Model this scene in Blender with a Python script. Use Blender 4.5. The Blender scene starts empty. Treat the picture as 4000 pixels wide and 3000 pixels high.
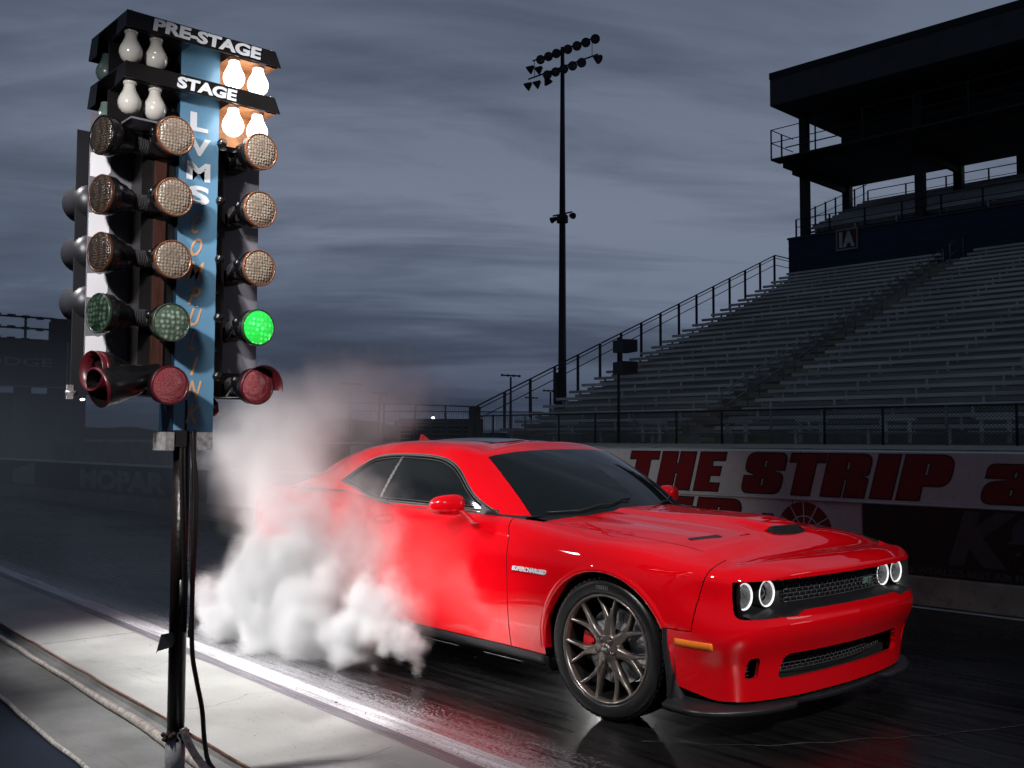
import bpy, bmesh, math, random
from mathutils import Vector, Matrix, noise as mnoise
import numpy as np
R = math.radians
random.seed(7)
scene = bpy.context.scene
col = scene.collection

# ------------------------------------------------------------------ camera
cd = bpy.data.cameras.new("camera"); cam = bpy.data.objects.new("camera", cd); col.objects.link(cam)
cd.sensor_width = 36.0; cd.lens = 36 * 3900 / 4000; cd.clip_start = 0.05; cd.clip_end = 9000
_a, _p, _r = R(138.2), R(3.209), R(.204)
_f = Vector((math.cos(_a) * math.cos(_p), math.sin(_a) * math.cos(_p), math.sin(_p)))
_rt = Vector((math.sin(_a), -math.cos(_a), 0)); _u = _rt.cross(_f)
_rt, _u = _rt * math.cos(_r) + _u * math.sin(_r), -_rt * math.sin(_r) + _u * math.cos(_r)
cam.matrix_world = Matrix(((_rt.x, _u.x, -_f.x, 0), (_rt.y, _u.y, -_f.y, 0), (_rt.z, _u.z, -_f.z, 1.434), (0, 0, 0, 1)))
scene.camera = cam
scene.view_settings.view_transform = 'Standard'; scene.view_settings.look = 'None'
scene.view_settings.exposure = 0; scene.view_settings.gamma = 1
scene.cycles.volume_bounces = 3; scene.cycles.max_bounces = 8; scene.cycles.transparent_max_bounces = 16
scene.cycles.volume_step_rate = 1.0; scene.cycles.volume_max_steps = 256
scene.cycles.caustics_reflective = False; scene.cycles.caustics_refractive = False
scene.cycles.sample_clamp_indirect = 4

# ------------------------------------------------------------------ world: dusk sky under streaky cloud
SUN_EL, SUN_AZ = 5.0, 40.0
w = bpy.data.worlds.new("World"); scene.world = w; w.use_nodes = True
nt = w.node_tree; nt.nodes.clear(); N_ = nt.nodes.new; L_ = nt.links.new
def wm(op, a=None, b=None, c=None, clamp=False):
    n = N_('ShaderNodeMath'); n.operation = op; n.use_clamp = clamp
    for i, v in enumerate((a, b, c)):
        if v is None: continue
        if isinstance(v, (int, float)): n.inputs[i].default_value = v
        else: L_(v, n.inputs[i])
    return n.outputs[0]
out = N_('ShaderNodeOutputWorld'); bg = N_('ShaderNodeBackground')
sky = N_('ShaderNodeTexSky'); sky.sky_type = 'NISHITA'; sky.sun_disc = False
sky.sun_elevation = R(SUN_EL); sky.sun_rotation = R(90 - SUN_AZ); sky.dust_density = 2.0; sky.ozone_density = 3.0
tc = N_('ShaderNodeTexCoord'); sep = N_('ShaderNodeSeparateXYZ'); L_(tc.outputs['Generated'], sep.inputs[0])
zc = wm('ADD', wm('MAXIMUM', sep.outputs[2], 0.0), 0.17)
# cloud layer: the view direction met with a flat deck overhead, stretched along the wind
px, py = wm('DIVIDE', sep.outputs[0], zc), wm('DIVIDE', sep.outputs[1], zc)
ca, sa = math.cos(R(52)), math.sin(R(52))
cu = wm('ADD', wm('MULTIPLY', px, ca), wm('MULTIPLY', py, sa)); cv = wm('SUBTRACT', wm('MULTIPLY', py, ca), wm('MULTIPLY', px, sa))
def cloud(su, sv, scale, detail, rough, dist, off):
    cb = N_('ShaderNodeCombineXYZ'); L_(wm('MULTIPLY', cu, su), cb.inputs[0]); L_(wm('MULTIPLY', cv, sv), cb.inputs[1]); cb.inputs[2].default_value = off
    n = N_('ShaderNodeTexNoise'); n.inputs['Scale'].default_value = scale; n.inputs['Detail'].default_value = detail
    n.inputs['Roughness'].default_value = rough; n.inputs['Distortion'].default_value = dist; L_(cb.outputs[0], n.inputs['Vector']); return n.outputs[0]
def ramp(v, stops):
    r = N_('ShaderNodeValToRGB'); e = r.color_ramp.elements
    while len(e) < len(stops): e.new(.5)
    for k, (p, c) in enumerate(stops): e[k].position = p; e[k].color = (*c, 1)
    L_(v, r.inputs[0]); return r.outputs[0]
big = cloud(.6, .8, .9, 5, .55, .8, 3.3); streak = cloud(.42, 1.3, 2.0, 8, .60, 1.0, 8.1)
mixv = wm('ADD', wm('MULTIPLY', big, .66), wm('MULTIPLY', streak, .34))
dirx = wm('ADD', wm('MULTIPLY', sep.outputs[0], -.35), wm('MULTIPLY', sep.outputs[1], .94))   # brighter towards the stand side
lit = wm('ADD', wm('MULTIPLY_ADD', dirx, .30, mixv), -.10)
cl = ramp(lit, [(.38, (.042, .054, .078)), (.50, (.070, .090, .128)), (.60, (.100, .126, .178)), (.72, (.19, .225, .30))])
hz = ramp(sep.outputs[2], [(0.0, (.33, .37, .44)), (.05, (.42, .45, .52)), (.14, (.9, .92, .96)), (.22, (1, 1, 1)), (.42, (.66, .69, .73)), (.62, (1.0, 1.0, 1.0)), (.8, (1.0, 1.0, 1.0))])
mul = N_('ShaderNodeMixRGB'); mul.blend_type = 'MULTIPLY'; mul.inputs[0].default_value = 1; L_(cl, mul.inputs[1]); L_(hz, mul.inputs[2])
skm = N_('ShaderNodeMixRGB'); skm.blend_type = 'MULTIPLY'; skm.inputs[0].default_value = 1; L_(sky.outputs[0], skm.inputs[1]); skm.inputs[2].default_value = (.012, .012, .012, 1)
fin = N_('ShaderNodeMixRGB'); fin.inputs[0].default_value = .93; L_(skm.outputs[0], fin.inputs[1]); L_(mul.outputs[0], fin.inputs[2])
L_(fin.outputs[0], bg.inputs[0]); bg.inputs[1].default_value = 1.0; L_(bg.outputs[0], out.inputs[0])

# ------------------------------------------------------------------ sun (almost gone, behind the cloud) and the photographer's flash heads
sd = bpy.data.lights.new("sun", 'SUN'); sd.energy = .05; sd.angle = R(12); sd.color = (1, .93, .85)
so = bpy.data.objects.new("sun", sd); col.objects.link(so)
so.rotation_euler = Vector((math.cos(R(SUN_AZ)) * math.cos(R(SUN_EL)), math.sin(R(SUN_AZ)) * math.cos(R(SUN_EL)), math.sin(R(SUN_EL)))).to_track_quat('Z', 'Y').to_euler()
def flash(name, loc, aim, watts, cone, blend=.6, radius=.25, color=(1, .98, .96)):
    d = bpy.data.lights.new(name, 'SPOT'); d.energy = watts; d.spot_size = R(cone); d.spot_blend = blend; d.shadow_soft_size = radius; d.color = color
    o = bpy.data.objects.new(name, d); col.objects.link(o); o.location = loc
    o.rotation_euler = (Vector(loc) - Vector(aim)).to_track_quat('Z', 'Y').to_euler(); return o
FLASHES = [
    ("flash_by_camera_left", (-2.15, -.45, 3.0), (-4.2, 1.86, 2.05), 560, 42, .7, .08),
    ("flash_on_apron", (-4.9, -.3, 4.6), (-4.9, 2.70, 0.0), 1700, 34, .9, .25),
    ("flash_car_side", (-2.9, .9, 4.3), (-4.3, 4.0, .55), 640, 46, .8, .10),
    ("flash_car_front", (.9, 2.6, 3.0), (-2.9, 4.5, .55), 640, 38, .8, .10),
    ("flash_behind_car", (-6.4, 7.0, .30), (-3.0, 3.3, .0), 80, 60, .6, .05),
    ("flash_on_smoke", (-10.2, -.8, 4.2), (-6.4, 3.5, .45), 4700, 30, .9, .3),
]
for a in FLASHES: flash(*a)

# ------------------------------------------------------------------ helpers
def nodes_of(m): m.use_nodes = True; return m.node_tree.nodes, m.node_tree.links
def setp(b, **k):
    for n, v in k.items():
        n = n.replace('_', ' ')
        for i in b.inputs:
            if i.name.lower() == n.lower():
                i.default_value = (*v, 1) if isinstance(v, tuple) and len(v) == 3 and i.type == 'RGBA' else v
def mat(name, c, rough=.5, metal=0.0, var=.12, vs=6.0, bump=0.0, bs=40.0, stretch=(1, 1, 1), c2=None, rv=0.0, coord='Object', detail=6, **k):
    m = bpy.data.materials.new(name); n, l = nodes_of(m); b = n['Principled BSDF']
    setp(b, base_color=c, roughness=rough, metallic=metal, **k)
    if var or c2 or rv or bump:
        t = n.new('ShaderNodeTexCoord'); mp = n.new('ShaderNodeMapping'); mp.inputs['Scale'].default_value = stretch
        l.new(t.outputs[coord], mp.inputs[0])
        no = n.new('ShaderNodeTexNoise'); no.inputs['Scale'].default_value = vs; no.inputs['Detail'].default_value = detail; l.new(mp.outputs[0], no.inputs['Vector'])
        if var or c2:
            r = n.new('ShaderNodeValToRGB'); e = r.color_ramp.elements
            e[0].position = .32; e[1].position = .68
            e[0].color = (*[x * (1 - var) for x in c], 1); e[1].color = (*(c2 or [min(1, x * (1 + var)) for x in c]), 1)
            l.new(no.outputs[0], r.inputs[0]); l.new(r.outputs[0], b.inputs['Base Color'])
        if rv:
            mr = n.new('ShaderNodeMapRange'); mr.inputs[1].default_value = .3; mr.inputs[2].default_value = .7
            mr.inputs[3].default_value = max(0, rough - rv); mr.inputs[4].default_value = min(1, rough + rv); l.new(no.outputs[0], mr.inputs[0]); l.new(mr.outputs[0], b.inputs['Roughness'])
        if bump:
            n2 = n.new('ShaderNodeTexNoise'); n2.inputs['Scale'].default_value = bs; n2.inputs['Detail'].default_value = 5; l.new(mp.outputs[0], n2.inputs['Vector'])
            bp = n.new('ShaderNodeBump'); bp.inputs['Strength'].default_value = bump; bp.inputs['Distance'].default_value = .01; l.new(n2.outputs[0], bp.inputs['Height']); l.new(bp.outputs[0], b.inputs['Normal'])
    return m
def tag(o, label=None, cat=None, group=None, kind=None):
    if label: o['label'] = label
    if cat: o['category'] = cat
    if group: o['group'] = group
    if kind: o['kind'] = kind
    return o
def empty(name, loc=(0, 0, 0), rz=0.0, parent=None):
    o = bpy.data.objects.new(name, None); col.objects.link(o); o.location = loc; o.rotation_euler = (0, 0, rz); o.empty_display_size = .1
    if parent: o.parent = parent
    return o
class MB:
    def __init__(s): s.v = []; s.f = []; s.sm = []
    def add(s, vs, fs, smooth=False):
        b = len(s.v); s.v += [tuple(p) for p in vs]; s.f += [tuple(i + b for i in f) for f in fs]; s.sm += [smooth] * len(fs); return s
    def box(s, x0, x1, y0, y1, z0, z1, M=None):
        vs = [Vector((x, y, z)) for z in (z0, z1) for y in (y0, y1) for x in (x0, x1)]
        if M: vs = [M @ v for v in vs]
        return s.add(vs, [(0, 2, 3, 1), (4, 5, 7, 6), (0, 1, 5, 4), (2, 6, 7, 3), (0, 4, 6, 2), (1, 3, 7, 5)])
    def tube(s, pts, r, n=8, cap=True, smooth=True):
        pts = [Vector(p) for p in pts]; rs = r if isinstance(r, (list, tuple)) else [r] * len(pts); rings = []
        t0 = (pts[1] - pts[0]).normalized(); up = Vector((0, 0, 1)) if abs(t0.z) < .9 else Vector((1, 0, 0)); nrm = t0.cross(up).normalized()
        for i, p in enumerate(pts):
            t = (pts[min(i + 1, len(pts) - 1)] - pts[max(i - 1, 0)]).normalized()
            nrm = (nrm - t * nrm.dot(t)).normalized(); bi = t.cross(nrm)
            rings.append([p + (nrm * math.cos(2 * math.pi * k / n) + bi * math.sin(2 * math.pi * k / n)) * rs[i] for k in range(n)])
        vs = [v for rg in rings for v in rg]; fs = []
        for i in range(len(pts) - 1):
            for k in range(n): fs.append((i * n + k, i * n + (k + 1) % n, (i + 1) * n + (k + 1) % n, (i + 1) * n + k))
        s.add(vs, fs, smooth)
        if cap: s.add(rings[0][::-1], [tuple(range(n))]); s.add(rings[-1], [tuple(range(n))])
        return s
    def lathe(s, prof, M=None, n=24, smooth=True, a0=0, a1=2 * math.pi):
        """prof: (radius, height) pairs turned about local Z, placed by M"""
        M = M or Matrix(); full = abs(a1 - a0 - 2 * math.pi) < 1e-6; cnt = n if full else n + 1
        vs = [M @ Vector((r * math.cos(a0 + (a1 - a0) * k / n), r * math.sin(a0 + (a1 - a0) * k / n), h)) for r, h in prof for k in range(cnt)]
        fs = []
        for i in range(len(prof) - 1):
            for k in range(n):
                k2 = (k + 1) % cnt
                fs.append((i * cnt + k, i * cnt + k2, (i + 1) * cnt + k2, (i + 1) * cnt + k))
        return s.add(vs, fs, smooth)
    def prism(s, poly, h0, h1, M=None):
        M = M or Matrix(); n = len(poly)
        vs = [M @ Vector((x, y, h)) for h in (h0, h1) for x, y in poly]
        return s.add(vs, [tuple(range(n))[::-1], tuple(range(n, 2 * n))] + [(i, (i + 1) % n, (i + 1) % n + n, i + n) for i in range(n)])
    def build(s, name, m, parent=None, loc=None):
        me = bpy.data.meshes.new(name); me.from_pydata(s.v, [], s.f); me.update()
        if s.sm: me.polygons.foreach_set('use_smooth', s.sm)
        bm = bmesh.new(); bm.from_mesh(me); bmesh.ops.remove_doubles(bm, verts=bm.verts, dist=1e-6); bmesh.ops.recalc_face_normals(bm, faces=bm.faces); bm.to_mesh(me); bm.free()
        me.materials.append(m); o = bpy.data.objects.new(name, me); col.objects.link(o)
        if parent: o.parent = parent
        if loc: o.location = loc
        return o
def axes(o, x, y, z):
    """matrix whose columns are the axes x, y, z at o"""
    x, y, z = Vector(x), Vector(y), Vector(z)
    return Matrix(((x.x, y.x, z.x, o[0]), (x.y, y.y, z.y, o[1]), (x.z, y.z, z.z, o[2]), (0, 0, 0, 1)))
def along(o, z):
    z = Vector(z).normalized(); up = Vector((0, 0, 1)) if abs(z.z) < .95 else Vector((1, 0, 0)); x = up.cross(z).normalized(); return axes(o, x, z.cross(x), z)
def copy_tree(o, parent=None):
    c = o.copy(); col.objects.link(c)
    if parent: c.parent = parent
    for ch in [x for x in bpy.data.objects if x.parent == o]: copy_tree(ch, c)
    return c
def curve_mesh(cu, name, m, M, parent=None, fit=None, shear=0.0, depth=.002):
    o = bpy.data.objects.new('t', cu); col.objects.link(o); dg = bpy.context.evaluated_depsgraph_get(); dg.update()
    me = bpy.data.meshes.new_from_object(o.evaluated_get(dg)); bpy.data.objects.remove(o)
    vs = np.array([v.co[:] for v in me.vertices])
    if fit is not None:
        lo, hi = vs.min(0), vs.max(0)
        vs[:, 0] = (vs[:, 0] - lo[0]) / (hi[0] - lo[0]) * fit[0]; vs[:, 1] = (vs[:, 1] - lo[1]) / (hi[1] - lo[1]) * fit[1]
    vs[:, 0] += vs[:, 1] * shear
    for v, p in zip(me.vertices, vs): v.co = M @ Vector(p)
    me.materials.clear(); me.materials.append(m); me.name = name
    ob = bpy.data.objects.new(name, me); col.objects.link(ob)
    if parent: ob.parent = parent
    return ob
def text(s, name, m, M, fit, parent=None, bold=0.0, shear=0.0, depth=.002, space=1.0):
    """lettering filling fit=(width, height); M maps x to the reading direction, y up, z out of the surface"""
    cu = bpy.data.curves.new(name, 'FONT'); cu.body = s; cu.offset = bold; cu.extrude = depth; cu.space_character = space; cu.resolution_u = 4
    return curve_mesh(cu, name, m, M, parent, fit, shear)
def shapes(loops, name, m, M, parent=None, offset=0.0, depth=.002, shear=0.0):
    cu = bpy.data.curves.new(name, 'CURVE'); cu.dimensions = '2D'; cu.fill_mode = 'BOTH'; cu.offset = offset; cu.extrude = depth
    for lp in loops:
        sp = cu.splines.new('POLY'); sp.points.add(len(lp) - 1); sp.use_cyclic_u = True
        for p, (x, y) in zip(sp.points, lp): p.co = (x, y, 0, 1)
    return curve_mesh(cu, name, m, M, parent, None, shear)
def rounded(pts, r=.3, n=5):
    """round the corners of a polygon; r in units, or per-corner list"""
    out_ = []; L = len(pts)
    for i, p in enumerate(pts):
        rr = r[i] if isinstance(r, (list, tuple)) else r
        p = Vector(p); a = Vector(pts[i - 1]); b = Vector(pts[(i + 1) % L])
        if rr <= 0: out_.append(tuple(p)); continue
        da, db = (a - p), (b - p); k = min(rr, da.length * .49, db.length * .49)
        s0 = p + da.normalized() * k; s1 = p + db.normalized() * k
        for j in range(n + 1):
            t = j / n; out_.append(tuple(s0 * (1 - t) ** 2 + p * 2 * t * (1 - t) + s1 * t * t))
    return out_
# ------------------------------------------------------------------ ground, track, apron
def weather(m, dark=.5, scale=45, lo=.62, hi=.70, stain=.35):
    """specks of grit and broad stains over a material's own colour"""
    n, l = nodes_of(m); b = n['Principled BSDF']; src = b.inputs['Base Color'].links[0].from_socket; t = n.new('ShaderNodeTexCoord')
    def layer(src, sc, a, c, k, det, st=(1, 1, 1), mus=None):
        mp = n.new('ShaderNodeMapping'); mp.inputs['Scale'].default_value = st; l.new(t.outputs['Object'], mp.inputs[0])
        x = n.new('ShaderNodeTexNoise'); x.inputs['Scale'].default_value = sc; x.inputs['Detail'].default_value = det; x.inputs['Roughness'].default_value = .65; l.new(mp.outputs[0], x.inputs['Vector'])
        r = n.new('ShaderNodeMapRange'); r.inputs[1].default_value = a; r.inputs[2].default_value = c; r.inputs[3].default_value = 0; r.inputs[4].default_value = k; l.new(x.outputs[0], r.inputs[0])
        mx = n.new('ShaderNodeMixRGB'); mx.inputs[2].default_value = (.03, .029, .028, 1); l.new(r.outputs[0], mx.inputs[0]); l.new(src, mx.inputs[1]); return mx.outputs[0]
    s_ = layer(src, scale, lo, hi, dark, 3); s_ = layer(s_, 1.1, .50, .75, stain, 8, (.6, 1.4, 1)); s_ = layer(s_, 5, .60, .72, stain * .8, 9, (.25, 2.2, 1))
    l.new(s_, b.inputs['Base Color'])
def sheet(name, m, pts, z, kind='structure', nx=1):
    b = MB(); b.add([(x, y, z) for x, y in pts], [tuple(range(len(pts)))]); return tag(b.build(name, m), kind=kind)
m_ground = mat('dark_ground', (.035, .036, .038), .9, vs=.05, var=.4)
m_concrete = mat('apron_concrete', (.40, .40, .385), .75, vs=1.3, var=.2, bump=.25, bs=120, rv=.1, detail=9)
def asphalt():
    m = bpy.data.materials.new('track_rubber'); n, l = nodes_of(m); b = n['Principled BSDF']
    t = n.new('ShaderNodeTexCoord')
    def ns(scale, st, det=8, rough=.6):
        mp = n.new('ShaderNodeMapping'); mp.inputs['Scale'].default_value = st; l.new(t.outputs['Object'], mp.inputs[0])
        x = n.new('ShaderNodeTexNoise'); x.inputs['Scale'].default_value = scale; x.inputs['Detail'].default_value = det; x.inputs['Roughness'].default_value = rough; l.new(mp.outputs[0], x.inputs['Vector']); return x.outputs[0]
    def mr(v, a, b_, c, d):
        x = n.new('ShaderNodeMapRange'); x.inputs[1].default_value = a; x.inputs[2].default_value = b_; x.inputs[3].default_value = c; x.inputs[4].default_value = d; l.new(v, x.inputs[0]); return x.outputs[0]
    streaks = ns(4, (.25, 5, 1)); speck = ns(95, (.45, 1, 1), 3, .7); patch = ns(.8, (.6, 1, 1), 4)
    sp = n.new('ShaderNodeSeparateXYZ'); l.new(t.outputs['Object'], sp.inputs[0])
    def mth(op, a, b2):
        x = n.new('ShaderNodeMath'); x.operation = op
        for i, v in enumerate((a, b2)):
            if isinstance(v, (int, float)): x.inputs[i].default_value = v
            else: l.new(v, x.inputs[i])
        return x.outputs[0]
    # white paint dust worn off the edge line, thinning out over the first half metre of the lane
    yy = mth('ADD', mth('MULTIPLY', sp.outputs[0], .0265), sp.outputs[1])      # constant along the edge line (2.925 at the paint)
    near = mr(yy, 2.93, 3.50, .26, -.05)
    dust = mr(mth('ADD', mth('ADD', mth('MULTIPLY', speck, .75), mth('MULTIPLY', streaks, .25)), near), .63, .74, 0, 1)
    base = n.new('ShaderNodeValToRGB'); e = base.color_ramp.elements; e[0].position = .35; e[0].color = (.003, .003, .0035, 1); e[1].position = .75; e[1].color = (.015, .014, .0145, 1); l.new(streaks, base.inputs[0])
    fine = n.new('ShaderNodeMixRGB'); fine.inputs[2].default_value = (.07, .068, .07, 1); l.new(base.outputs[0], fine.inputs[1]); l.new(mr(speck, .66, .80, 0, .5), fine.inputs[0])
    mx = n.new('ShaderNodeMixRGB'); mx.inputs[2].default_value = (.38, .37, .40, 1); l.new(fine.outputs[0], mx.inputs[1]); l.new(mth('MULTIPLY', dust, .8), mx.inputs[0]); l.new(mx.outputs[0], b.inputs['Base Color'])
    l.new(mr(mth('ADD', mth('MULTIPLY', patch, .6), mth('MULTIPLY', streaks, .4)), .35, .65, .16, .42), b.inputs['Roughness'])
    bp = n.new('ShaderNodeBump'); bp.inputs['Strength'].default_value = .22; bp.inputs['Distance'].default_value = .003; l.new(mth('ADD', speck, mth('MULTIPLY', streaks, .8)), bp.inputs['Height']); l.new(bp.outputs[0], b.inputs['Normal'])
    setp(b, specular_ior_level=.55)
    return m
m_track = asphalt()
m_white = mat('worn_white_paint', (.62, .61, .64), .5, var=.35, vs=9, stretch=(.15, 3, 1), bump=.2, bs=150, detail=9)
m_grey = mat('scuffed_grey_paint', (.20, .185, .21), .5, var=.4, vs=14, stretch=(.2, 3, 1), bump=.2, bs=150, detail=9)
m_navy = mat('navy_paint', (.004, .008, .020), .6, var=.3, vs=3)
m_rust = mat('rusty_edge', (.20, .09, .055), .45, .6, var=.5, vs=25, bump=.5, bs=60)
m_pale = mat('ledge_concrete', (.17, .17, .168), .85, vs=3, var=.25, bump=.3, bs=90, detail=9)
weather(m_concrete, .45, 60, .64, .72, .30); weather(m_white, .8, 70, .56, .66, .45); weather(m_pale, .5, 50, .62, .7, .5); weather(m_grey, .6, 80, .55, .68, .4)
ln = lambda x, c0: c0 - .0265 * (x + 12.24)
XL, XR = -90.0, 12.0
tag(MB().add([(-7000, -7000, -.06), (7000, -7000, -.06), (7000, 7000, -.06), (-7000, 7000, -.06)], [(0, 1, 2, 3)]).build('ground', m_ground), kind='structure')
sheet('road', m_track, [(XL, ln(XL, 3.12)), (XR, ln(XR, 3.12)), (XR, 9.6), (XL, 5.2)], 0.0)
b = MB()
b.add([(XL, ln(XL, 3.12), .004), (XR, ln(XR, 3.12), .004), (XR, ln(XR, 3.255), .004), (XL, ln(XL, 3.255), .004)], [(0, 1, 2, 3)])
tag(b.build('road_edge_marking', m_white), kind='structure')
b = MB(); b.add([(XL, ln(XL, 3.028), .004), (XR, ln(XR, 3.028), .004), (XR, ln(XR, 3.12), .004), (XL, ln(XL, 3.12), .004)], [(0, 1, 2, 3)])
tag(b.build('road_edge_strip', m_grey), kind='structure')
b = MB()      # apron slab, low joint, inner ledge
l2 = lambda x, c0: c0 - .0355 * (x + 8.47)
b.box(XL, XR, 0, 1, 0, 0)
b = MB()
b.add([(XL, l2(XL, 2.26), .006), (-7.42, l2(-7.42, 2.26), .006), (-7.42, ln(-7.42, 3.028), .006), (XL, ln(XL, 3.028), .006)], [(0, 1, 2, 3)])
b.add([(-7.41, l2(-7.41, 2.26), .006), (XR, l2(XR, 2.26), .006), (XR, ln(XR, 3.028), .006), (-7.41, ln(-7.41, 3.028), .006)], [(0, 1, 2, 3)])
tag(b.build('pavement', m_concrete), kind='structure')
b = MB(); b.add([(XL, l2(XL, 1.75), -.035), (XR, l2(XR, 1.75), -.035), (XR, l2(XR, 2.262), -.035), (XL, l2(XL, 2.262), -.035)], [(0, 1, 2, 3)])
b.add([(XL, l2(XL, 2.26), -.05), (XR, l2(XR, 2.26), -.05), (XR, l2(XR, 2.26), .006), (XL, l2(XL, 2.26), .006)], [(0, 1, 2, 3)])
tag(b.build('ledge', m_pale), kind='structure')
b = MB(); b.add([(XL, l2(XL, -6), -.045), (XR, l2(XR, -6), -.045), (XR, l2(XR, 1.76), -.045), (XL, l2(XL, 1.76), -.045)], [(0, 1, 2, 3)])
tag(b.build('painted_ground', m_navy), kind='structure')
def wob(x, a=.004): return a * mnoise.noise(Vector((x * 2.3, 1.7, 0))) * 2
b = MB(); b.tube([(x, l2(x, 2.258) + wob(x), .008 + wob(x + 9, .002)) for x in np.arange(-14, 2, .1)], .006, 6)
tag(b.build('edging_rail', m_rust), 'thin rusty edging running along the near side of the concrete apron', 'edging')
b = MB(); xs = np.arange(-14, -4.2, .06)
b.tube([(x, l2(x, 2.155) + wob(x, .006) - .02 * max(0, (x + 5.2)), -.012) for x in xs], [.017 + .006 * max(0, min(1, (x + 6.4) / 1.5)) for x in xs], 10)
tag(b.build('conduit_pipe', mat('pipe_paint', (.42, .34, .30), .42, .2, var=.45, vs=30, bump=.4, bs=50, c2=(.5, .47, .43))), 'weathered conduit pipe lying along the gutter up to the starting light pole', 'pipe')
b = MB(); b.tube([(x, l2(x, 1.75) + wob(x + 4, .008), -.03 + wob(x + 2, .003)) for x in np.arange(-14, 2, .05)], .012, 7)
tag(b.build('edging_strip', mat('ledge_trim', (.45, .42, .38), .5, .3, var=.5, vs=40, bump=.6, bs=60)), 'rough pale edging strip between the grey ledge and the navy painted ground', 'edging')
m_debris = mat('rubber_crumb', (.015, .013, .013), .7)
b = MB()
for k in range(150):
    x = random.uniform(-7.5, -2.6); y = random.uniform(2.3, 3.3) - .0265 * (x + 4); s = random.choice([.002, .003, .003, .005, .008])
    pts = [(random.uniform(-1, 1) * s * 1.5, random.uniform(-1, 1) * s, random.uniform(0, 1) * s) for _ in range(5)]
    b.add([(x + p[0], y + p[1], .006 + p[2]) for p in pts], [(0, 1, 2), (0, 2, 3), (0, 3, 4), (1, 2, 4), (2, 3, 4)])
tag(b.build('rubber_debris', m_debris), kind='stuff')

# cracks and sealed seams
def crack(pts, w, name, m, z=.0045):
    b = MB(); P = []
    for i in range(len(pts) - 1):
        a_, c_ = Vector(pts[i]), Vector(pts[i + 1]); k = max(2, int((c_ - a_).length / .05))
        for j in range(k): p = a_.lerp(c_, j / k); P.append(p + Vector((mnoise.noise(Vector((p.x * 7, p.y * 7, 1))), mnoise.noise(Vector((p.x * 7, p.y * 7, 9))))) * .03)
    P.append(Vector(pts[-1])); vs = []
    for i, p in enumerate(P):
        t_ = (P[min(i + 1, len(P) - 1)] - P[max(i - 1, 0)]).normalized(); n_ = Vector((-t_.y, t_.x)) * w * (.5 + abs(mnoise.noise(Vector((p.x * 11, p.y * 11, 4)))) * 1.6)
        vs += [(p.x + n_.x, p.y + n_.y, z), (p.x - n_.x, p.y - n_.y, z)]
    b.add(vs, [(i * 2, i * 2 + 1, i * 2 + 3, i * 2 + 2) for i in range(len(P) - 1)]); return tag(b.build(name, m), kind='structure')
m_crk = mat('crack_dust', (.022, .021, .021), .9, var=.7, vs=12); m_crd = mat('crack_dark', (.05, .048, .045), .9)
crack([(-3.2, 3.7), (-2.75, 4.1), (-2.3, 4.9), (-2.0, 5.6), (-1.8, 6.6), (-1.7, 7.6)], .006, 'road_crack', m_crk, .003); crack([(-1.7, 4.6), (-2.3, 4.9), (-2.9, 5.0)], .003, 'road_crack', m_crk, .003)
crack([(-2.6, 6.2), (-1.9, 6.5), (-1.2, 6.6)], .003, 'road_crack', m_crk, .003)
crack([(-5.2, 2.20), (-5.1, 2.45), (-5.22, 2.7), (-5.15, 2.84)], .0016, 'pavement_crack', m_crd, .0065); crack([(-4.0, 2.3), (-3.85, 2.5), (-3.9, 2.75)], .0014, 'pavement_crack', m_crd, .0065); crack([(-6.3, 2.3), (-6.2, 2.55), (-6.45, 2.85)], .0014, 'pavement_crack', m_crd, .0065)

# ------------------------------------------------------------------ lane wall (frame: x along the wall, y away from the camera)
RZ = R(2.5); SW = 8.78
m_wall = mat('wall_white', (.68, .68, .67), .6, vs=2.2, var=.1, bump=.1, bs=60)
m_alu2 = None
m_wallc = mat('wall_concrete', (.36, .35, .29), .8, vs=4, var=.3, bump=.3, bs=90)
m_bl = mat('letter_black', (.012, .010, .010), .5)
m_red = mat('letter_red', (.20, .006, .008), .5, var=.15, vs=4)
m_ban = mat('banner_black', (.008, .008, .009), .55)
m_dk = mat('banner_grey', (.085, .085, .09), .6)
m_lg = mat('banner_pale', (.50, .49, .47), .6, var=.1)
wall = tag(empty('lane_wall', (0, 0, 0), RZ), 'long white painted lane wall with red block lettering and a stepped concrete foot behind the car', 'wall')
def profile(poly, s0, s1, name, m, parent):
    b = MB(); n = len(poly)
    b.add([(s, SW + p[0], p[1]) for s in (s0, s1) for p in poly], [tuple(range(n)), tuple(range(n, 2 * n))[::-1]] + [(i, (i + 1) % n, (i + 1) % n + n, i + n) for i in range(n)])
    return b.build(name, m, parent)
profile([(0, -.05), (0, .235), (.035, .255), (.6, .255), (.6, -.05)], -95, 12, 'wall_foot', m_wallc, wall)
profile([(.03, .255), (.03, .862), (.5, .862), (.5, .255)], -95, 12, 'lower_panel', m_wall, wall)
profile([(.0, .862), (-.006, .872), (0, .886), (.5, .890), (.5, .862)], -95, 12, 'wall_ledge', m_wall, wall)
profile([(.02, .889), (.02, 1.335), (.5, 1.345), (.5, .889)], -12.5, 12, 'upper_panel', m_wall, wall)
profile([(.5, -.05), (.5, 1.36), (13.2, 1.36), (13.2, -.05)], -26, 12, 'walkway_slab', m_wallc, wall)
tag(profile([(-.215, .004), (-.215, .005), (-.135, .005), (-.135, .004)], -95, 12, 'lane_marking', mat('line_white', (.55, .55, .57), .6, var=.15), None), kind='structure')
bpy.data.objects['lane_marking'].rotation_euler = (0, 0, RZ)
weather(m_wall, .25, 14, .60, .72, .28); weather(m_wallc, .4, 12, .58, .70, .45)
b = MB()
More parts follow.
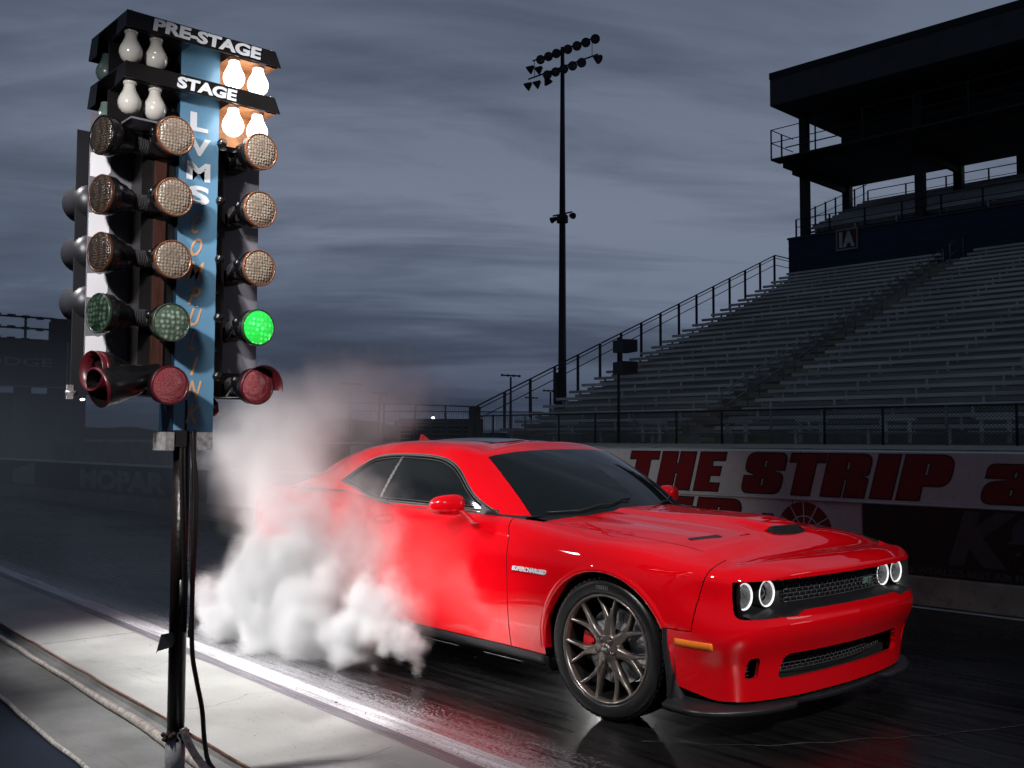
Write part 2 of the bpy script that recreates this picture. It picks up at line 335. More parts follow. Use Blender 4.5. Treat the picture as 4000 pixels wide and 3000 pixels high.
for s in np.arange(-60, 12, 3.05): b.box(s - .004, s + .004, SW + .0285, SW + .031, .257, .861); b.box(s - .004, s + .004, SW - .0015, SW + .01, .0, .236)
for s in np.arange(-12.3, 12, 3.05): b.box(s + 1.2, s + 1.207, SW + .0185, SW + .021, .89, 1.334)
b.build('panel_joint', m_bl, wall)
WM = lambda s, z, n=0.0: axes((s, SW + n, z), (1, 0, 0), (0, 0, 1), (0, -1, 0))
# letters: unsheared coordinates, base line z .90, cap height .42
def letter(loops, s, name='letter', h=.42, z=.902, n=.018):
    r = shapes(loops, name, m_bl, WM(s, z, n), wall, depth=.001, shear=.26)
    k = 0.014
    ins = []
    for i, lp in enumerate(loops):
        P = [Vector(p) for p in lp]; area = sum(P[j - 1].x * P[j].y - P[j].x * P[j - 1].y for j in range(len(P)))
        sg = (1 if area > 0 else -1) * (1 if i == 0 or (len(loops) > 1 and i in SOLID) else -1)
        q = []
        for j in range(len(P)):
            a, c, d = P[j - 1], P[j], P[(j + 1) % len(P)]
            e1, e2 = (c - a), (d - c)
            if e1.length < 1e-6: e1 = e2
            if e2.length < 1e-6: e2 = e1
            n1 = Vector((-e1.y, e1.x)).normalized(); n2 = Vector((-e2.y, e2.x)).normalized(); m_ = n1 + n2
            if m_.length < 1e-4: m_ = n1.copy()
            m_.normalize(); q.append(tuple(c + m_ * (k * sg / max(.45, m_.dot(n1)))))
        ins.append(q)
    shapes(ins, name, m_red, WM(s, z, n - .002), r if False else wall, depth=.001, shear=.26)
SOLID = ()
H = .42
letter([[(0, H), (.41, H), (.41, H - .10), (.305, H - .10), (.305, 0), (.095, 0), (.095, H - .10), (0, H - .10)]], -7.20)
letter([[(0, 0), (0, H), (.222, H), (.222, .29), (.238, .29), (.238, H), (.455, H), (.455, 0), (.245, 0), (.245, .18), (.23, .18), (.23, 0)]], -6.765)
letter([[(0, 0), (0, H), (.335, H), (.335, H - .10), (.19, H - .10), (.19, .27), (.305, .27), (.305, .165), (.19, .165), (.19, .10), (.32, .10), (.32, 0)]], -6.27)
S_loop = rounded([(0, 0), (.46, 0), (.46, .205), (.34, .238), (.46, .238), (.46, H), (0, H), (0, .225), (.12, .188), (0, .188)], [.12, .12, .10, 0, 0, .13, .13, .11, 0, 0])
letter([S_loop, [(.222, .27), (.222, .335), (.237, .335), (.237, .27)], [(.222, .09), (.222, .155), (.237, .155), (.237, .09)]], -5.69)
letter([[(0, H), (.39, H), (.39, H - .10), (.30, H - .10), (.30, 0), (.085, 0), (.085, H - .10), (0, H - .10)]], -5.205)
letter([rounded([(0, 0), (0, H), (.455, H), (.455, .215), (.40, .205), (.455, .195), (.455, 0), (.235, 0), (.235, .17), (.222, .17), (.222, 0)], [0, 0, .11, .09, 0, .05, 0, 0, .006, .006, 0]),
        [(.222, .27), (.222, .335), (.237, .335), (.237, .27)]], -4.81)
letter([[(0, 0), (0, H), (.222, H), (.222, 0)]], -4.315)
letter([rounded([(0, 0), (0, H), (.46, H), (.46, .13), (.225, .13), (.225, 0)], [0, 0, .13, .13, 0, 0]), [(.222, .235), (.222, .335), (.237, .335), (.237, .235)]], -4.065)
A_loop = rounded([(0, .20), (0, 0), (.235, .0), (.235, .02), (.25, 0), (.48, 0), (.48, .345), (.02, .345), (.02, .215), (.235, .225), (.25, .21)], [.05, .1, .01, 0, 0, 0, .12, .12, 0, 0, 0])
letter([rounded([(0, .195), (0, 0), (.50, 0), (.50, .35), (.0, .35), (0, .22), (.20, .215)], [.09, .10, 0, .12, .12, 0, 0]), [(.235, .235), (.235, .275), (.25, .275), (.25, .235)], [(.23, .085), (.23, .13), (.245, .13), (.245, .085)]], -3.335)
letter([[(0, 0), (0, H), (.20, H), (.20, .34), (.33, .34), (.33, .27), (.20, .27), (.20, .08), (.33, .08), (.33, 0)]], -2.78)
# second line of lettering on the lower panel, mostly hidden by the bonnet
letter([rounded([(0, 0), (0, H), (.56, H), (.56, 0)], [0, 0, .14, .14]), [(.27, .10), (.27, .32), (.29, .32), (.29, .10)]], -6.31, z=.425, n=.028)
letter([[(0, 0), (0, H), (.30, H), (.30, .32), (.2, .32), (.2, .26), (.3, .26), (.3, .16), (.2, .16), (.2, .1), (.3, .1), (.3, 0)]], -6.66, z=.425, n=.028)
# red wheel emblem with pale spokes
ec = (-4.975, .555); b = MB(); b.lathe([(0, .003), (.292, .003), (.292, 0)], WM(ec[0], ec[1], .03), 40, False); emb = b.build('wheel_emblem', mat('emblem_red', (.20, .012, .015), .5), wall)
b = MB(); Me = WM(ec[0], ec[1], .0268)
for k in range(12):
    a = 2 * math.pi * k / 12 + .02; d = Vector((math.cos(a), math.sin(a))); p_ = Vector((-d.y, d.x)) * .006
    b.add([Me @ Vector((*(d * .02 + p_ * s), 0)) for s in (1, -1)] + [Me @ Vector((*(d * .292 + p_ * s), 0)) for s in (-1, 1)], [(0, 1, 2, 3)])
b.lathe([(.150, 0), (.162, 0)], axes((ec[0], SW + .0262, ec[1]), (1, 0, 0), (0, 0, 1), (0, -1, 0)), 40, False)
b.build('emblem_spoke', m_wall, emb)
MB().box(-5.44, -5.31, SW + .024, SW + .03, .675, .715).build('plate', m_bl, wall)
MB().box(-5.40, -5.33, SW + .022, SW + .024, .69, .70).build('plate', m_lg, wall)
# black banner right of the emblem
MB().box(-4.372, 12, SW + .015, SW + .03, .257, .861).build('banner', m_ban, wall)
MB().box(-4.385, -4.372, SW + .012, SW + .03, .257, .861).build('trim', mat('trim_pink', (.42, .34, .35), .5), wall)
MB().box(-3.98, 12, SW + .0145, SW + .0155, .36, .60).build('banner_band', mat('banner_brown', (.016, .009, .009), .6), wall)
text("K&N", 'banner_lettering', m_dk, WM(-3.60, .365, .013), (1.25, .475), wall, bold=.06, shear=.32, depth=.0005)
text("THE WORLD'S BEST AIR FILTERS", 'banner_lettering', m_dk, WM(-4.06, .272, .013), (1.32, .062), wall, bold=.03, depth=.0005)
# banner on the far left part of the wall
MB().box(-28.6, -17.0, SW + .012, SW + .03, .262, .861).build('banner', m_ban, wall)
b = MB(); b.prism([(-27.35, .30), (-25.75, .30), (-25.75, .855), (-27.35, .62)], 0, .003, axes((0, SW + .011, 0), (1, 0, 0), (0, 0, 1), (0, -1, 0))); b.build('banner_panel', m_lg, wall)
text("MOPAR", 'banner_lettering', mat('banner_letters', (.34, .34, .34), .6), WM(-22.9, .33, .010), (4.3, .44), wall, bold=.05, depth=.0005)

# ------------------------------------------------------------------ grandstand
m_alu = mat('bench_aluminium', (.76, .74, .72), .5, .1, var=.32, vs=.9, stretch=(.4, 3, 3), detail=8)
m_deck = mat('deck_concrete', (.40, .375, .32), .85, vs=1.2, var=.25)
m_steel = mat('dark_steel', (.028, .030, .036), .6)
m_rail = mat('rail_galvanised', (.30, .30, .31), .5, .5)
m_blue = mat('blue_cladding', (.018, .035, .085), .5, var=.1)
m_roof = mat('roof_fascia', (.085, .085, .10), .7, var=.12, vs=2)
gs = tag(empty('grandstand', (0, 0, 0), RZ), 'large stepped grandstand with aluminium benches, blue cladding and a dark roofed press box', 'grandstand')
N0, Z0, RUN, RISE, NR = 21.6, 1.80, .640, .2581, 28
SL = -22.67
rowz = lambda k: Z0 + k * RISE
b = MB()
for k in range(NR):
    n = N0 + k * RUN; b.box(SL, 3, n - .2, n + RUN - .2 + .3, rowz(k) - .46 - (.6 if k == 0 else .3), rowz(k) - .43)
b.build('seating_deck', m_deck, gs)
b = MB(); b.box(-15.85, -14.75, 0, 0, 0, 0); b = MB()
for k in range(NR * 2):
    n = N0 + k * RUN / 2; b.box(-15.8, -14.8, n - .2, n + .2, rowz(k / 2) - .70, rowz(k / 2) - .40)
b.build('aisle_steps', mat('aisle_concrete', (.42, .38, .31), .9, vs=2), gs)
def bench(s0, s1, k, z=None, n=None):
    n = N0 + k * RUN if n is None else n; z = rowz(k) if z is None else z; b = MB()
    b.box(s0, s1, n, n + .125, z - .085, z); b.box(s0, s1, n + .135, n + .26, z - .045, z); b.box(s0, s1, n + .30, n + .33, z - .20, z - .11)
    s = s0 + .45
    while s < s1:
        b.box(s - .03, s + .03, n + .03, n + .09, z - .43, z - .045); b.box(s - .03, s + .03, n + .02, n + .24, z - .075, z - .045); s += 1.83
    return b
for k in range(NR): bench(SL, -15.95, k).build('bench', m_alu, gs)
for k in range(NR + (0)): bench(-14.70 - .0 * k, 3, k).build('bench', m_alu, gs)
# short raised benches on posts in front of the first row
for s0, s1 in ((-16.3, -15.6), (-13.72, -13.05), (-11.77, -11.1), (-9.75, -9.08), (-7.78, -7.1), (-19.3, -18.6)):
    b = MB(); b.box(s0, s1, 20.5, 20.75, 1.87, 1.925); b.box(s0 + .05, s0 + .11, 20.55, 20.61, 1.40, 1.87); b.box(s1 - .11, s1 - .05, 20.55, 20.61, 1.40, 1.87); b.box(s0 - .1, s1 + .05, 20.35, 20.6, 1.62, 1.645)
    b.build('front_bench', m_alu, gs)
for s0, s1 in ((-5.9, 3), (-20.6, -12.6)):
    b = MB(); b.box(s0, s1, 20.95, 21.05, 1.56, 1.60); b.build('foot_rail', m_rail, gs)
# side guard rail up the left edge
b = MB(); SX = SL - .08
pz = lambda n: 2.435 + (n - 20.59) * .4015
for i, n in enumerate(np.arange(20.72, 38.4, 1.155)):
    MB().box(SX - .035, SX + .035, n - .035, n + .035, pz(n) - 1.25, pz(n)).build('guard_rail_post', m_steel, gs)
b = MB()
for dz, rr in ((0, .025), (-.12, .016), (-.42, .016)): b.tube([(SX, 20.72, pz(20.72) + dz), (SX, 38.1, pz(38.1) + dz)], rr, 6); b.tube([(SX, 38.1, pz(38.1) + dz), (SX, 39.5, pz(38.1) + dz)], rr, 6)
b.build('guard_rail', m_steel, gs)
# aisle hand rails
for k in range(0, 26, 3):
    n0, n1 = N0 + k * RUN + 1.2, N0 + k * RUN + 2.5; z0, z1 = rowz((n0 - N0) / RUN) - .43, rowz((n1 - N0) / RUN) - .43; b = MB(); s = -15.3
    b.tube([(s, n0, z0), (s, n0, z0 + .82), (s, n0 + .04, z0 + .88), (s, n1, z1 + .88)], .021, 6); b.tube([(s, n0, z0 + .45), (s, n1, z1 + .45)], .018, 6); b.tube([(s, n1, z1), (s, n1, z1 + .88)], .021, 6)
    b.build('aisle_rail', m_rail, gs)
# blue wall at the top of the lower tier
b = MB()
for i in range(12): b.box(-22.92, 3, 39.53 - (.012 if i % 2 else 0), 39.75, 8.2 + i * .18, 8.2 + (i + 1) * .18)
b.box(-22.92, -22.90, 39.75, 46, 5, 10.3)
b.build('blue_wall', m_blue, gs)
MB().box(-22.95, 3, 39.45, 39.78, 10.36, 10.44).build('wall_cap', m_roof, gs)
# upper tier
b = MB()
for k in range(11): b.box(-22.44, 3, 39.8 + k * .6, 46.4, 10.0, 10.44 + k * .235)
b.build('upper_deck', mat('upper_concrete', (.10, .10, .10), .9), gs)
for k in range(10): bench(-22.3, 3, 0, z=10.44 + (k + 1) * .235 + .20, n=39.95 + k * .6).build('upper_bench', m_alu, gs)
b = MB()
for s in np.arange(-22.6, 3, 1.6): b.box(s - .03, s + .03, 39.62, 39.68, 10.44, 11.25)
for z in (11.25, 10.9): b.tube([(-22.6, 39.65, z), (3, 39.65, z)], .02, 5)
for s in np.arange(-22.44, 3, 1.9): b.box(s - .03, s + .03, 46.2, 46.26, 12.7, 13.7)
b.tube([(-22.44, 46.23, 13.7), (3, 46.23, 13.7)], .025, 5); b.tube([(-22.44, 46.23, 13.3), (3, 46.23, 13.3)], .015, 5)
for n in np.arange(40.2, 46.2, .95): b.box(-22.52, -22.46, n - .03, n + .03, 10.4 + (n - 39.8) * .39, 11.55 + (n - 39.8) * .39)
b.tube([(-22.49, 39.8, 11.5), (-22.49, 46.2, 14.0)], .022, 5); b.tube([(-22.49, 39.8, 11.1), (-22.49, 46.2, 13.6)], .015, 5)
b.build('upper_guard_rail', m_steel, gs)
for s in (-22.44, -17.28, -12.1, -6.9, -1.7):
    MB().box(s, s + .34, 39.7, 40.05, 10.3, 16.1).build('column', m_steel, gs)
    MB().box(s, s + .36, 43.6, 43.95, 11.2, 16.1).build('column', m_steel, gs)
for s in (-15.35, -14.0): MB().box(s, s + .34, 45.6, 45.95, 12.4, 16.1).build('column', m_steel, gs)
MB().box(-22.7, 3, 38.75, 44.0, 13.42, 13.72).build('press_box_floor', m_steel, gs)
MB().box(-22.85, 3, 38.0, 38.75, 13.62, 13.70).build('press_box_floor', m_steel, gs)
b = MB()
for s in np.arange(-22.4, 3, 5.17): MB().box(s, s + .2, 39.0, 44, 13.10, 13.42).build('floor_beam', m_steel, gs)
MB().box(-22.85, 3, 38.0, 44.6, 16.03, 17.30).build('roof', m_roof, gs)
MB().box(-22.87, 3, 37.97, 44.65, 17.22, 17.50).build('roof_cap', mat('roof_cap_dark', (.025, .025, .030), .7), gs)
MB().box(-21.1, 3, 41.0, 41.2, 13.72, 16.03).build('press_box_wall', m_steel, gs)
b = MB()
for s in np.arange(-22.85, 3, 2.1): b.box(s - .025, s + .025, 38.03, 38.08, 13.7, 14.98)
for z in (14.98, 14.40): b.tube([(-22.85, 38.05, z), (3, 38.05, z)], .022, 5); b.tube([(-22.85, 38.05, z), (-22.85, 39.9, z)], .022, 5)
b.box(-22.88, -22.82, 38.9, 38.95, 13.7, 14.98)
b.tube([(-22.3, 38.3, 14.15), (3, 38.3, 14.15)], .03, 5)
b.build('balcony_rail', m_rail if False else m_steel, gs)
# section sign
sg = tag(empty('section_sign', (0, 0, 0), RZ), 'dark red framed section sign reading 1A fixed to the blue grandstand wall', 'sign')
MB().box(-20.56, -19.66, 39.44, 39.50, 9.57, 10.42).build('panel', mat('sign_red', (.12, .012, .016), .5), sg)
b = MB(); fr = mat('sign_frame', (.40, .34, .34), .5)
for x0, x1, z0, z1 in ((-20.60, -19.62, 10.38, 10.45), (-20.60, -19.62, 9.53, 9.60), (-20.60, -20.54, 9.6, 10.38), (-19.68, -19.62, 9.6, 10.38)): b.box(x0, x1, 39.42, 39.505, z0, z1)
b.build('frame', fr, sg)
text("1A", 'lettering', mat('sign_white', (.62, .61, .62), .5), axes((-20.46, 39.435, 9.66), (1, 0, 0), (0, 0, 1), (0, -1, 0)), (.70, .66), sg, bold=.07)

# ------------------------------------------------------------------ fences
m_wire = mat('fence_wire', (.15, .15, .15), .5, .5)
def chain(s0, s1, n, z0, z1, pitch=.075, r=.0028):
    b = MB(); hgt = z1 - z0
    for sgn in (1, -1):
        x = s0 - (hgt if sgn > 0 else 0)
        while x < s1 + (hgt if sgn < 0 else 0):
            a, c = (x, z0), (x + sgn * hgt, z1)
            if sgn > 0: lo, hi = max(0, s0 - x), min(hgt, s1 - x)
            else: lo, hi = max(0, x - s1), min(hgt, x - s0)
            if hi > lo:
                p0 = Vector((x + sgn * lo, n + sgn * .003, z0 + lo)); p1 = Vector((x + sgn * hi, n + sgn * .003, z0 + hi)); d = Vector((-sgn * r, 0, r)); e = Vector((0, r, 0))
                b.add([p0 - d, p0 + e, p0 + d, p1 - d, p1 + e, p1 + d], [(0, 3, 4, 1), (1, 4, 5, 2), (2, 5, 3, 0)])
            x += pitch
    return b
fence = tag(empty('chain_link_fence', (0, 0, 0), RZ), 'low chain link fence on top of the lane wall walkway in front of the grandstand', 'fence')
chain(-21.5, -3.5, 19.5, 1.38, 2.11).build('mesh', m_wire, fence)
b = MB(); b.tube([(-21.5, 19.5, 2.125), (3, 19.5, 2.125)], .022, 6); b.build('top_rail', m_steel, fence)
for s in np.arange(-20.75, -3, 1.28): b = MB(); b.tube([(s, 19.5, 1.36), (s, 19.5, 2.15)], .026, 6); b.build('post', m_rail if int(round((s + 20.75) / 1.28)) % 3 == 1 else m_steel, fence)
for nm, s0, s1, z0, z1 in (('placard hanging low on the chain link fence above the letter S', -10.15, -9.75, 1.37, 1.60), ('placard hanging low on the fence right of the floodlight pole', -13.10, -12.78, 1.36, 1.58), ('placard hanging low on the fence left of the floodlight pole', -14.0, -13.7, 1.36, 1.58), ('placard hanging low on the fence just above the car roof', -17.9, -17.45, 1.36, 1.57)):
    b = MB().box(s0, s1, 19.53, 19.545, z0, z1).build('placard', mat('placard_white', (.36, .36, .36), .6)); b.rotation_euler = (0, 0, RZ); tag(b, 'pale square ' + nm, 'placard', 'placards on the fence')
rf = tag(empty('guard_railing', (0, 0, 0), RZ), 'dark guard railing running from the bottom corner of the grandstand towards the track', 'railing')
b = MB()
for n in np.arange(13.8, 21.0, 1.15): MB().tube([(-22.9, n, 1.3), (-22.9, n, 2.46)], .03, 6).build('post', m_steel, rf)
b = MB(); b.tube([(-22.9, 13.8, 2.46), (-22.9, 20.9, 2.46)], .024, 6); b.tube([(-22.9, 13.8, 1.95), (-22.9, 20.9, 1.95)], .018, 6); b.build('rail', m_steel, rf)
MB().box(-23.02, -22.8, 20.6, 20.9, .5, 2.46).build('end_post', m_steel, rf)
# small dark bleacher and slatted fence behind the roof of the car
rb = tag(empty('bleacher', (0, 0, 0)), 'small dark empty bleacher beyond the roof of the car', 'bleacher')
dv = Vector((3.0, 3.4, 0)).normalized(); nv = Vector((-dv.y, dv.x, 0))
MBx = axes((-49.4, 34.8, 0), dv, nv, (0, 0, 1))
for k in range(5): b = MB(); b.box(0, 5.0, k * .6, k * .6 + .25, 1.2 + k * .28, 1.25 + k * .28, MBx); b.build('bench', m_rail, rb)
b = MB()
for k in range(6): b.box(k * 1.0 - .04, k * 1.0 + .04, 0, 3, 0, 2.6, MBx)
b.box(-.1, 5.2, 2.6, 3.1, 0, 2.75, MBx); b.build('frame', m_steel, rb)
pf = tag(empty('picket_fence', (0, 0, 0)), 'dark metal picket fence on the horizon left of the grandstand', 'fence')
b = MB(); M2 = axes((-60, 33, 0), Vector((.62, .78, 0)), Vector((-.78, .62, 0)), (0, 0, 1))
for k in range(110): b.box(k * .16, k * .16 + .03, 0, .03, 1.2, 3.35, M2)
b.box(0, 17.6, 0, .05, 3.3, 3.36, M2); b.box(0, 17.6, 0, .05, 2.0, 2.06, M2); b.build('pickets', m_steel, pf)

# ------------------------------------------------------------------ floodlight mast behind the stand
PX = Vector((-44.2, 40.0, 0)); 
def W2(s, n, z=0): return Vector((s * math.cos(RZ) - n * math.sin(RZ), s * math.sin(RZ) + n * math.cos(RZ), z))
mb = W2(-41.69, 45.0)
m_mast = mat('mast_steel', (.018, .021, .030), .55, .2)
mast = tag(empty('floodlight_mast', tuple(mb)), 'tall tapered floodlight mast with two rows of lamps rising beyond the stand stairs', 'floodlight mast')
b = MB(); b.tube([(0, 0, 0), (0, 0, 8), (0, 0, 16), (0, 0, 26.0)], [.30, .235, .19, .12], 14); b.build('mast_pole', m_mast, mast)
b = MB(); b.box(-.45, -.22, -.2, .2, 0, 5.6); b.build('cable_box', m_mast, mast)
d1 = W2(6.1, 0) ; cdir = Vector((.9991, .0436, 0)); 
pdir = Vector((1, 0, 0)) * math.cos(R(2.5)) + Vector((0, 1, 0)) * math.sin(R(2.5))
def at(u, z): return pdir * u + Vector((0, 0, z))
b = MB()
b.tube([at(-2.6, 25.85), at(2.75, 25.85)], .05, 6); b.tube([at(-3.0, 24.75), at(2.9, 24.75)], .05, 6); b.tube([at(2.45, 24.75), at(2.45, 25.85)], .02, 5); b.tube([at(-2.45, 24.75), at(-2.45, 25.85)], .02, 5)
b.build('crossarm', m_mast, mast)
m_lens = mat('flood_glass', (.16, .17, .18), .15, .3)
def flood(p, d, r=.29):
    M = along(p, d); b = MB(); b.lathe([(0, -.36), (.09, -.36), (.13, -.26), (r * .75, -.10), (r, .06), (r, .10), (r - .03, .10), (r - .05, .04)], M, 16)
    o = b.build('floodlight', m_mast, mast); b = MB(); b.lathe([(0, .03), (r - .045, .04)], M, 16, False); b.build('lens', m_lens, o)
tocam = Vector((44 / 60, -45 / 60, -.42)).normalized()
for i, u in enumerate((-1.9, -1.2, -.5, .45, 1.2, 1.95, 2.7)): flood(at(u, 25.75) + tocam * .4, tocam + Vector((.1 * math.sin(i * 2.1), .1 * math.cos(i * 1.7), 0)))
for i, u in enumerate((-1.3, -.6, .1, .85, 1.6)): flood(at(u, 24.6) + tocam * .4, tocam + Vector((.15 * math.sin(i * 1.1), .1, 0)))
for u, z, dx in ((-2.9, 25.35, -1), (-2.15, 25.1, -.9), (-3.1, 24.3, -1), (-2.3, 24.2, -.8), (-1.25, 24.1, .2), (2.95, 24.45, 1)):
    flood(at(u, z), Vector((dx * .8, -.35 + .6 * (dx > 0), -.55)), .29)
b = MB(); b.tube([at(-.8, 15.45), at(.8, 15.45)], .05, 6); b.lathe([(.36, 14.9), (.36, 15.3), (.28, 15.4)], None, 10); b.build('lower_crossarm', m_mast, mast)
for u, dx in ((-.85, -1), (.85, 1)): flood(at(u, 15.2), Vector((dx, -.4, -.3)), .2)
# twin floodlight post on the fence
tp = tag(empty('floodlight_post', tuple(W2(-16.05, 19.4))), 'slim dark post with two square floodlights standing at the chain link fence', 'floodlight post')
b = MB(); b.tube([(0, 0, 1.3), (0, 0, 4.02)], .035, 8); b.build('post', m_steel, tp)
for z in (3.62, 3.08):
    b = MB(); b.box(.05, .62, -.18, .22, z, z + .30, Matrix.Rotation(R(-22), 4, 'Z')); f = b.build('floodlight', m_steel, tp)
# far masts
def far_mast(x, y, z, wdt, label, n=4):
    t = tag(empty('distant_mast', (x, y, 0)), label, 'light mast', 'distant light masts'); b = MB(); b.tube([(0, 0, -1), (0, 0, z)], [.28, .15], 6); b.build('pole', m_mast, t)
    dd = Vector((-y, x, 0)).normalized(); b = MB()
    for r_ in range(n // 3 if n > 6 else 1):
        for k in range(max(3, n // (2 if n > 6 else 1))):
            u = (k / (max(3, n // (2 if n > 6 else 1)) - 1) - .5) * wdt; p = dd * u + Vector((0, 0, z - r_ * wdt * .22 + u * .06))
            b.lathe([(0, 0), (wdt * .07, .05), (wdt * .08, .35)], Matrix.Translation(p), 6)
        b.tube([dd * (-wdt / 2) + Vector((0, 0, z + .15 - r_ * wdt * .22)), dd * (wdt / 2) + Vector((0, 0, z + .25 - r_ * wdt * .22))], .12, 5)
    b.build('lamp_head', m_mast, t)
far_mast(-128, 36, 15.8, 6.2, 'distant light mast with two lamp rows at the far left above the scoreboard', 10)
far_mast(-111.8, 99.7, 10.9, 2.6, 'distant light mast just left of the tall floodlight mast')
far_mast(-127.9, 81.9, 9.6, 2.8, 'distant light mast rising out of the smoke above the railing')
far_mast(-125, 85.1, 8.2, 2.2, 'distant light mast between the smoke and the stand stairs')
far_mast(-146.4, 136.1, 9.7, 2.2, 'small distant light mast just below the stair railing')
far_mast(-129.4, 125, 10.1, 2.4, 'small distant light mast beside the tall floodlight mast foot')
# scoreboard and building at the far left
sb = tag(empty('scoreboard', (0, 0, 0)), 'dark scoreboard on posts at the left edge with grey brand lettering', 'scoreboard')
X0 = -40.0
m_sb = mat('scoreboard_black', (.030, .031, .036), .6, vs=.6, var=.2); m_frm = mat('scoreboard_frame', (.30, .30, .32), .5)
MB().box(X0 - .5, X0, 5.5, 12.85, 3.38, 5.1).build('board', m_sb, sb)
b = MB(); b.box(X0, X0 + .03, 5.5, 12.9, 3.34, 3.40); b.box(X0, X0 + .03, 12.76, 12.82, 3.4, 5.1); b.build('frame', m_frm, sb)
text("DODGE", 'lettering', m_frm, axes((X0 + .01, 9.16, 4.13), (0, 1, 0), (0, 0, 1), (1, 0, 0)), (3.08, .33), sb, bold=.02)
for y in (11.0, 8.5): MB().box(X0 - .4, X0 - .1, y, y + .55, 0, 3.4).build('post', mat('post_grey', (.07, .07, .075), .7), sb)
MB().box(X0 - 2, X0 - 1.9, 10.8, 13.0, .3, 3.2).build('panel', m_sb, sb)
bl = tag(empty('distant_building', (-260, 82, 0)), 'faint square building on the horizon beyond the scoreboard', 'building')
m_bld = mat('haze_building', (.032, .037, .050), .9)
M3 = axes((-3, -2.6, 0), Vector((.3, 1, 0)).normalized(), Vector((-1, .3, 0)).normalized(), (0, 0, 1))
MB().box(0, 9, 0, 8, 0, 30.6, M3).build('wall', m_bld, bl); MB().box(.4, 8, 1, 4, 30.6, 31.6, M3).build('roof', m_bld, bl)
tr = tag(empty('distant_tree', (-121, 30.3, 0)), 'dark rounded treetop showing over the scoreboard', 'tree')
b = MB(); b.tube([(0, 0, 0), (0, 0, 10)], [.3, .15], 6); b.build('trunk', m_mast, tr); b = MB()
for k in range(500):
    p = Vector((random.gauss(0, 1.6), random.gauss(0, 1.6), 10.6 + random.gauss(0, .6))); d = Vector((random.uniform(-1, 1), random.uniform(-1, 1), random.uniform(-1, 1))) * .35; e = Vector((random.uniform(-1, 1), random.uniform(-1, 1), random.uniform(-1, 1))) * .3
    b.add([p - d, p + e, p + d, p - e], [(0, 1, 2, 3)])
b.build('crown', mat('leaf_dark', (.02, .024, .022), .9), tr)
# tiny lit lamps far off
for x, y, z, r_, lab in ((-319, 243, 10.2, .42, 'tiny lit lamp glowing on the horizon under the mountains'), (-155, 51.9, 7.3, .20, 'tiny lit lamp glowing low at the left beside the starting lights')):
    m = mat('lit_lamp', (1, 1, 1), .5, var=0); setp(m.node_tree.nodes['Principled BSDF'], emission_color=(1, .98, .95), emission_strength=9.0)
    b = MB(); b.lathe([(0, -r_), (r_ * 1.5, -r_ * .5), (r_ * 1.8, 0), (r_ * 1.5, r_ * .5), (0, r_)], None, 10); tag(b.build('distant_lamp', m, loc=(x, y, z)), lab, 'lamp')
# mountains
b = MB(); pts = []
for k in range(160):
    a = R(100 + k * .6); d = 3000; x, y = d * math.cos(a), d * math.sin(a)
    az = 100 + k * .6; hgt = 22 + 42 * math.exp(-((az - 147.6) / 2.0) ** 2) + 24 * math.exp(-((az - 143.2) / 2.4) ** 2) + 9 * mnoise.noise(Vector((k * .35, 0, 0))) + 14 * math.exp(-((az - 166) / 9) ** 2)
    pts.append((x, y, hgt))
n = len(pts); vs = [(x, y, -5) for x, y, z in pts] + pts + [(x * 1.25, y * 1.25, z * 1.1) for x, y, z in pts]
fs = [(i + r_ * n, i + 1 + r_ * n, i + 1 + (r_ + 1) * n, i + (r_ + 1) * n) for r_ in range(2) for i in range(n - 1)]
tag(b.add(vs, fs).build('hills', mat('hill_blue', (.016, .022, .036), 1.0, var=.2, vs=.002)), kind='structure')
# ------------------------------------------------------------------ starting light tree
m_colf = mat('column_blue', (.12, .26, .40), .32, .15, var=.10, vs=5, stretch=(1, 1, .3), bump=.05, bs=20)
m_cols = mat('column_navy', (.005, .020, .040), .35, var=.1)
m_hood = mat('hood_black', (.012, .010, .010), .35, .3, var=.3, vs=8)
m_plate = mat('plate_dark', (.17, .165, .19), .38, .2, var=.15, vs=3)
m_plr = mat('rear_plate', (.02, .02, .024), .4, .3)
m_lamp = mat('lamp_rubber', (.006, .005, .005), .25, 0, var=.3, vs=20, bump=.15, bs=30)
m_rib = mat('lamp_ribbed', (.05, .05, .055), .4, .2)
m_gal = mat('galvanised', (.45, .42, .42), .45, .7, var=.35, vs=40, bump=.3, bs=80)
m_pole = mat('pole_black', (.012, .008, .007), .3, .3, var=.4, vs=20, bump=.2, bs=40)
m_cable = mat('cable_black', (.013, .010, .010), .35)
m_bulb = mat('bulb_frosted', (.42, .40, .37), .18, var=0, coat_weight=.6)
m_on = mat('bulb_lit', (1, 1, 1), .4, var=0); setp(m_on.node_tree.nodes['Principled BSDF'], emission_color=(1, .96, .92), emission_strength=4.5)
m_sock = mat('socket', (.30, .13, .06), .5)
m_wood = mat('bulb_box_orange', (.42, .19, .08), .55, vs=12, stretch=(1, 1, 4), var=.25)
m_brown = mat('housing_brown', (.040, .012, .008), .45, vs=10, stretch=(6, 6, 1), var=.4)
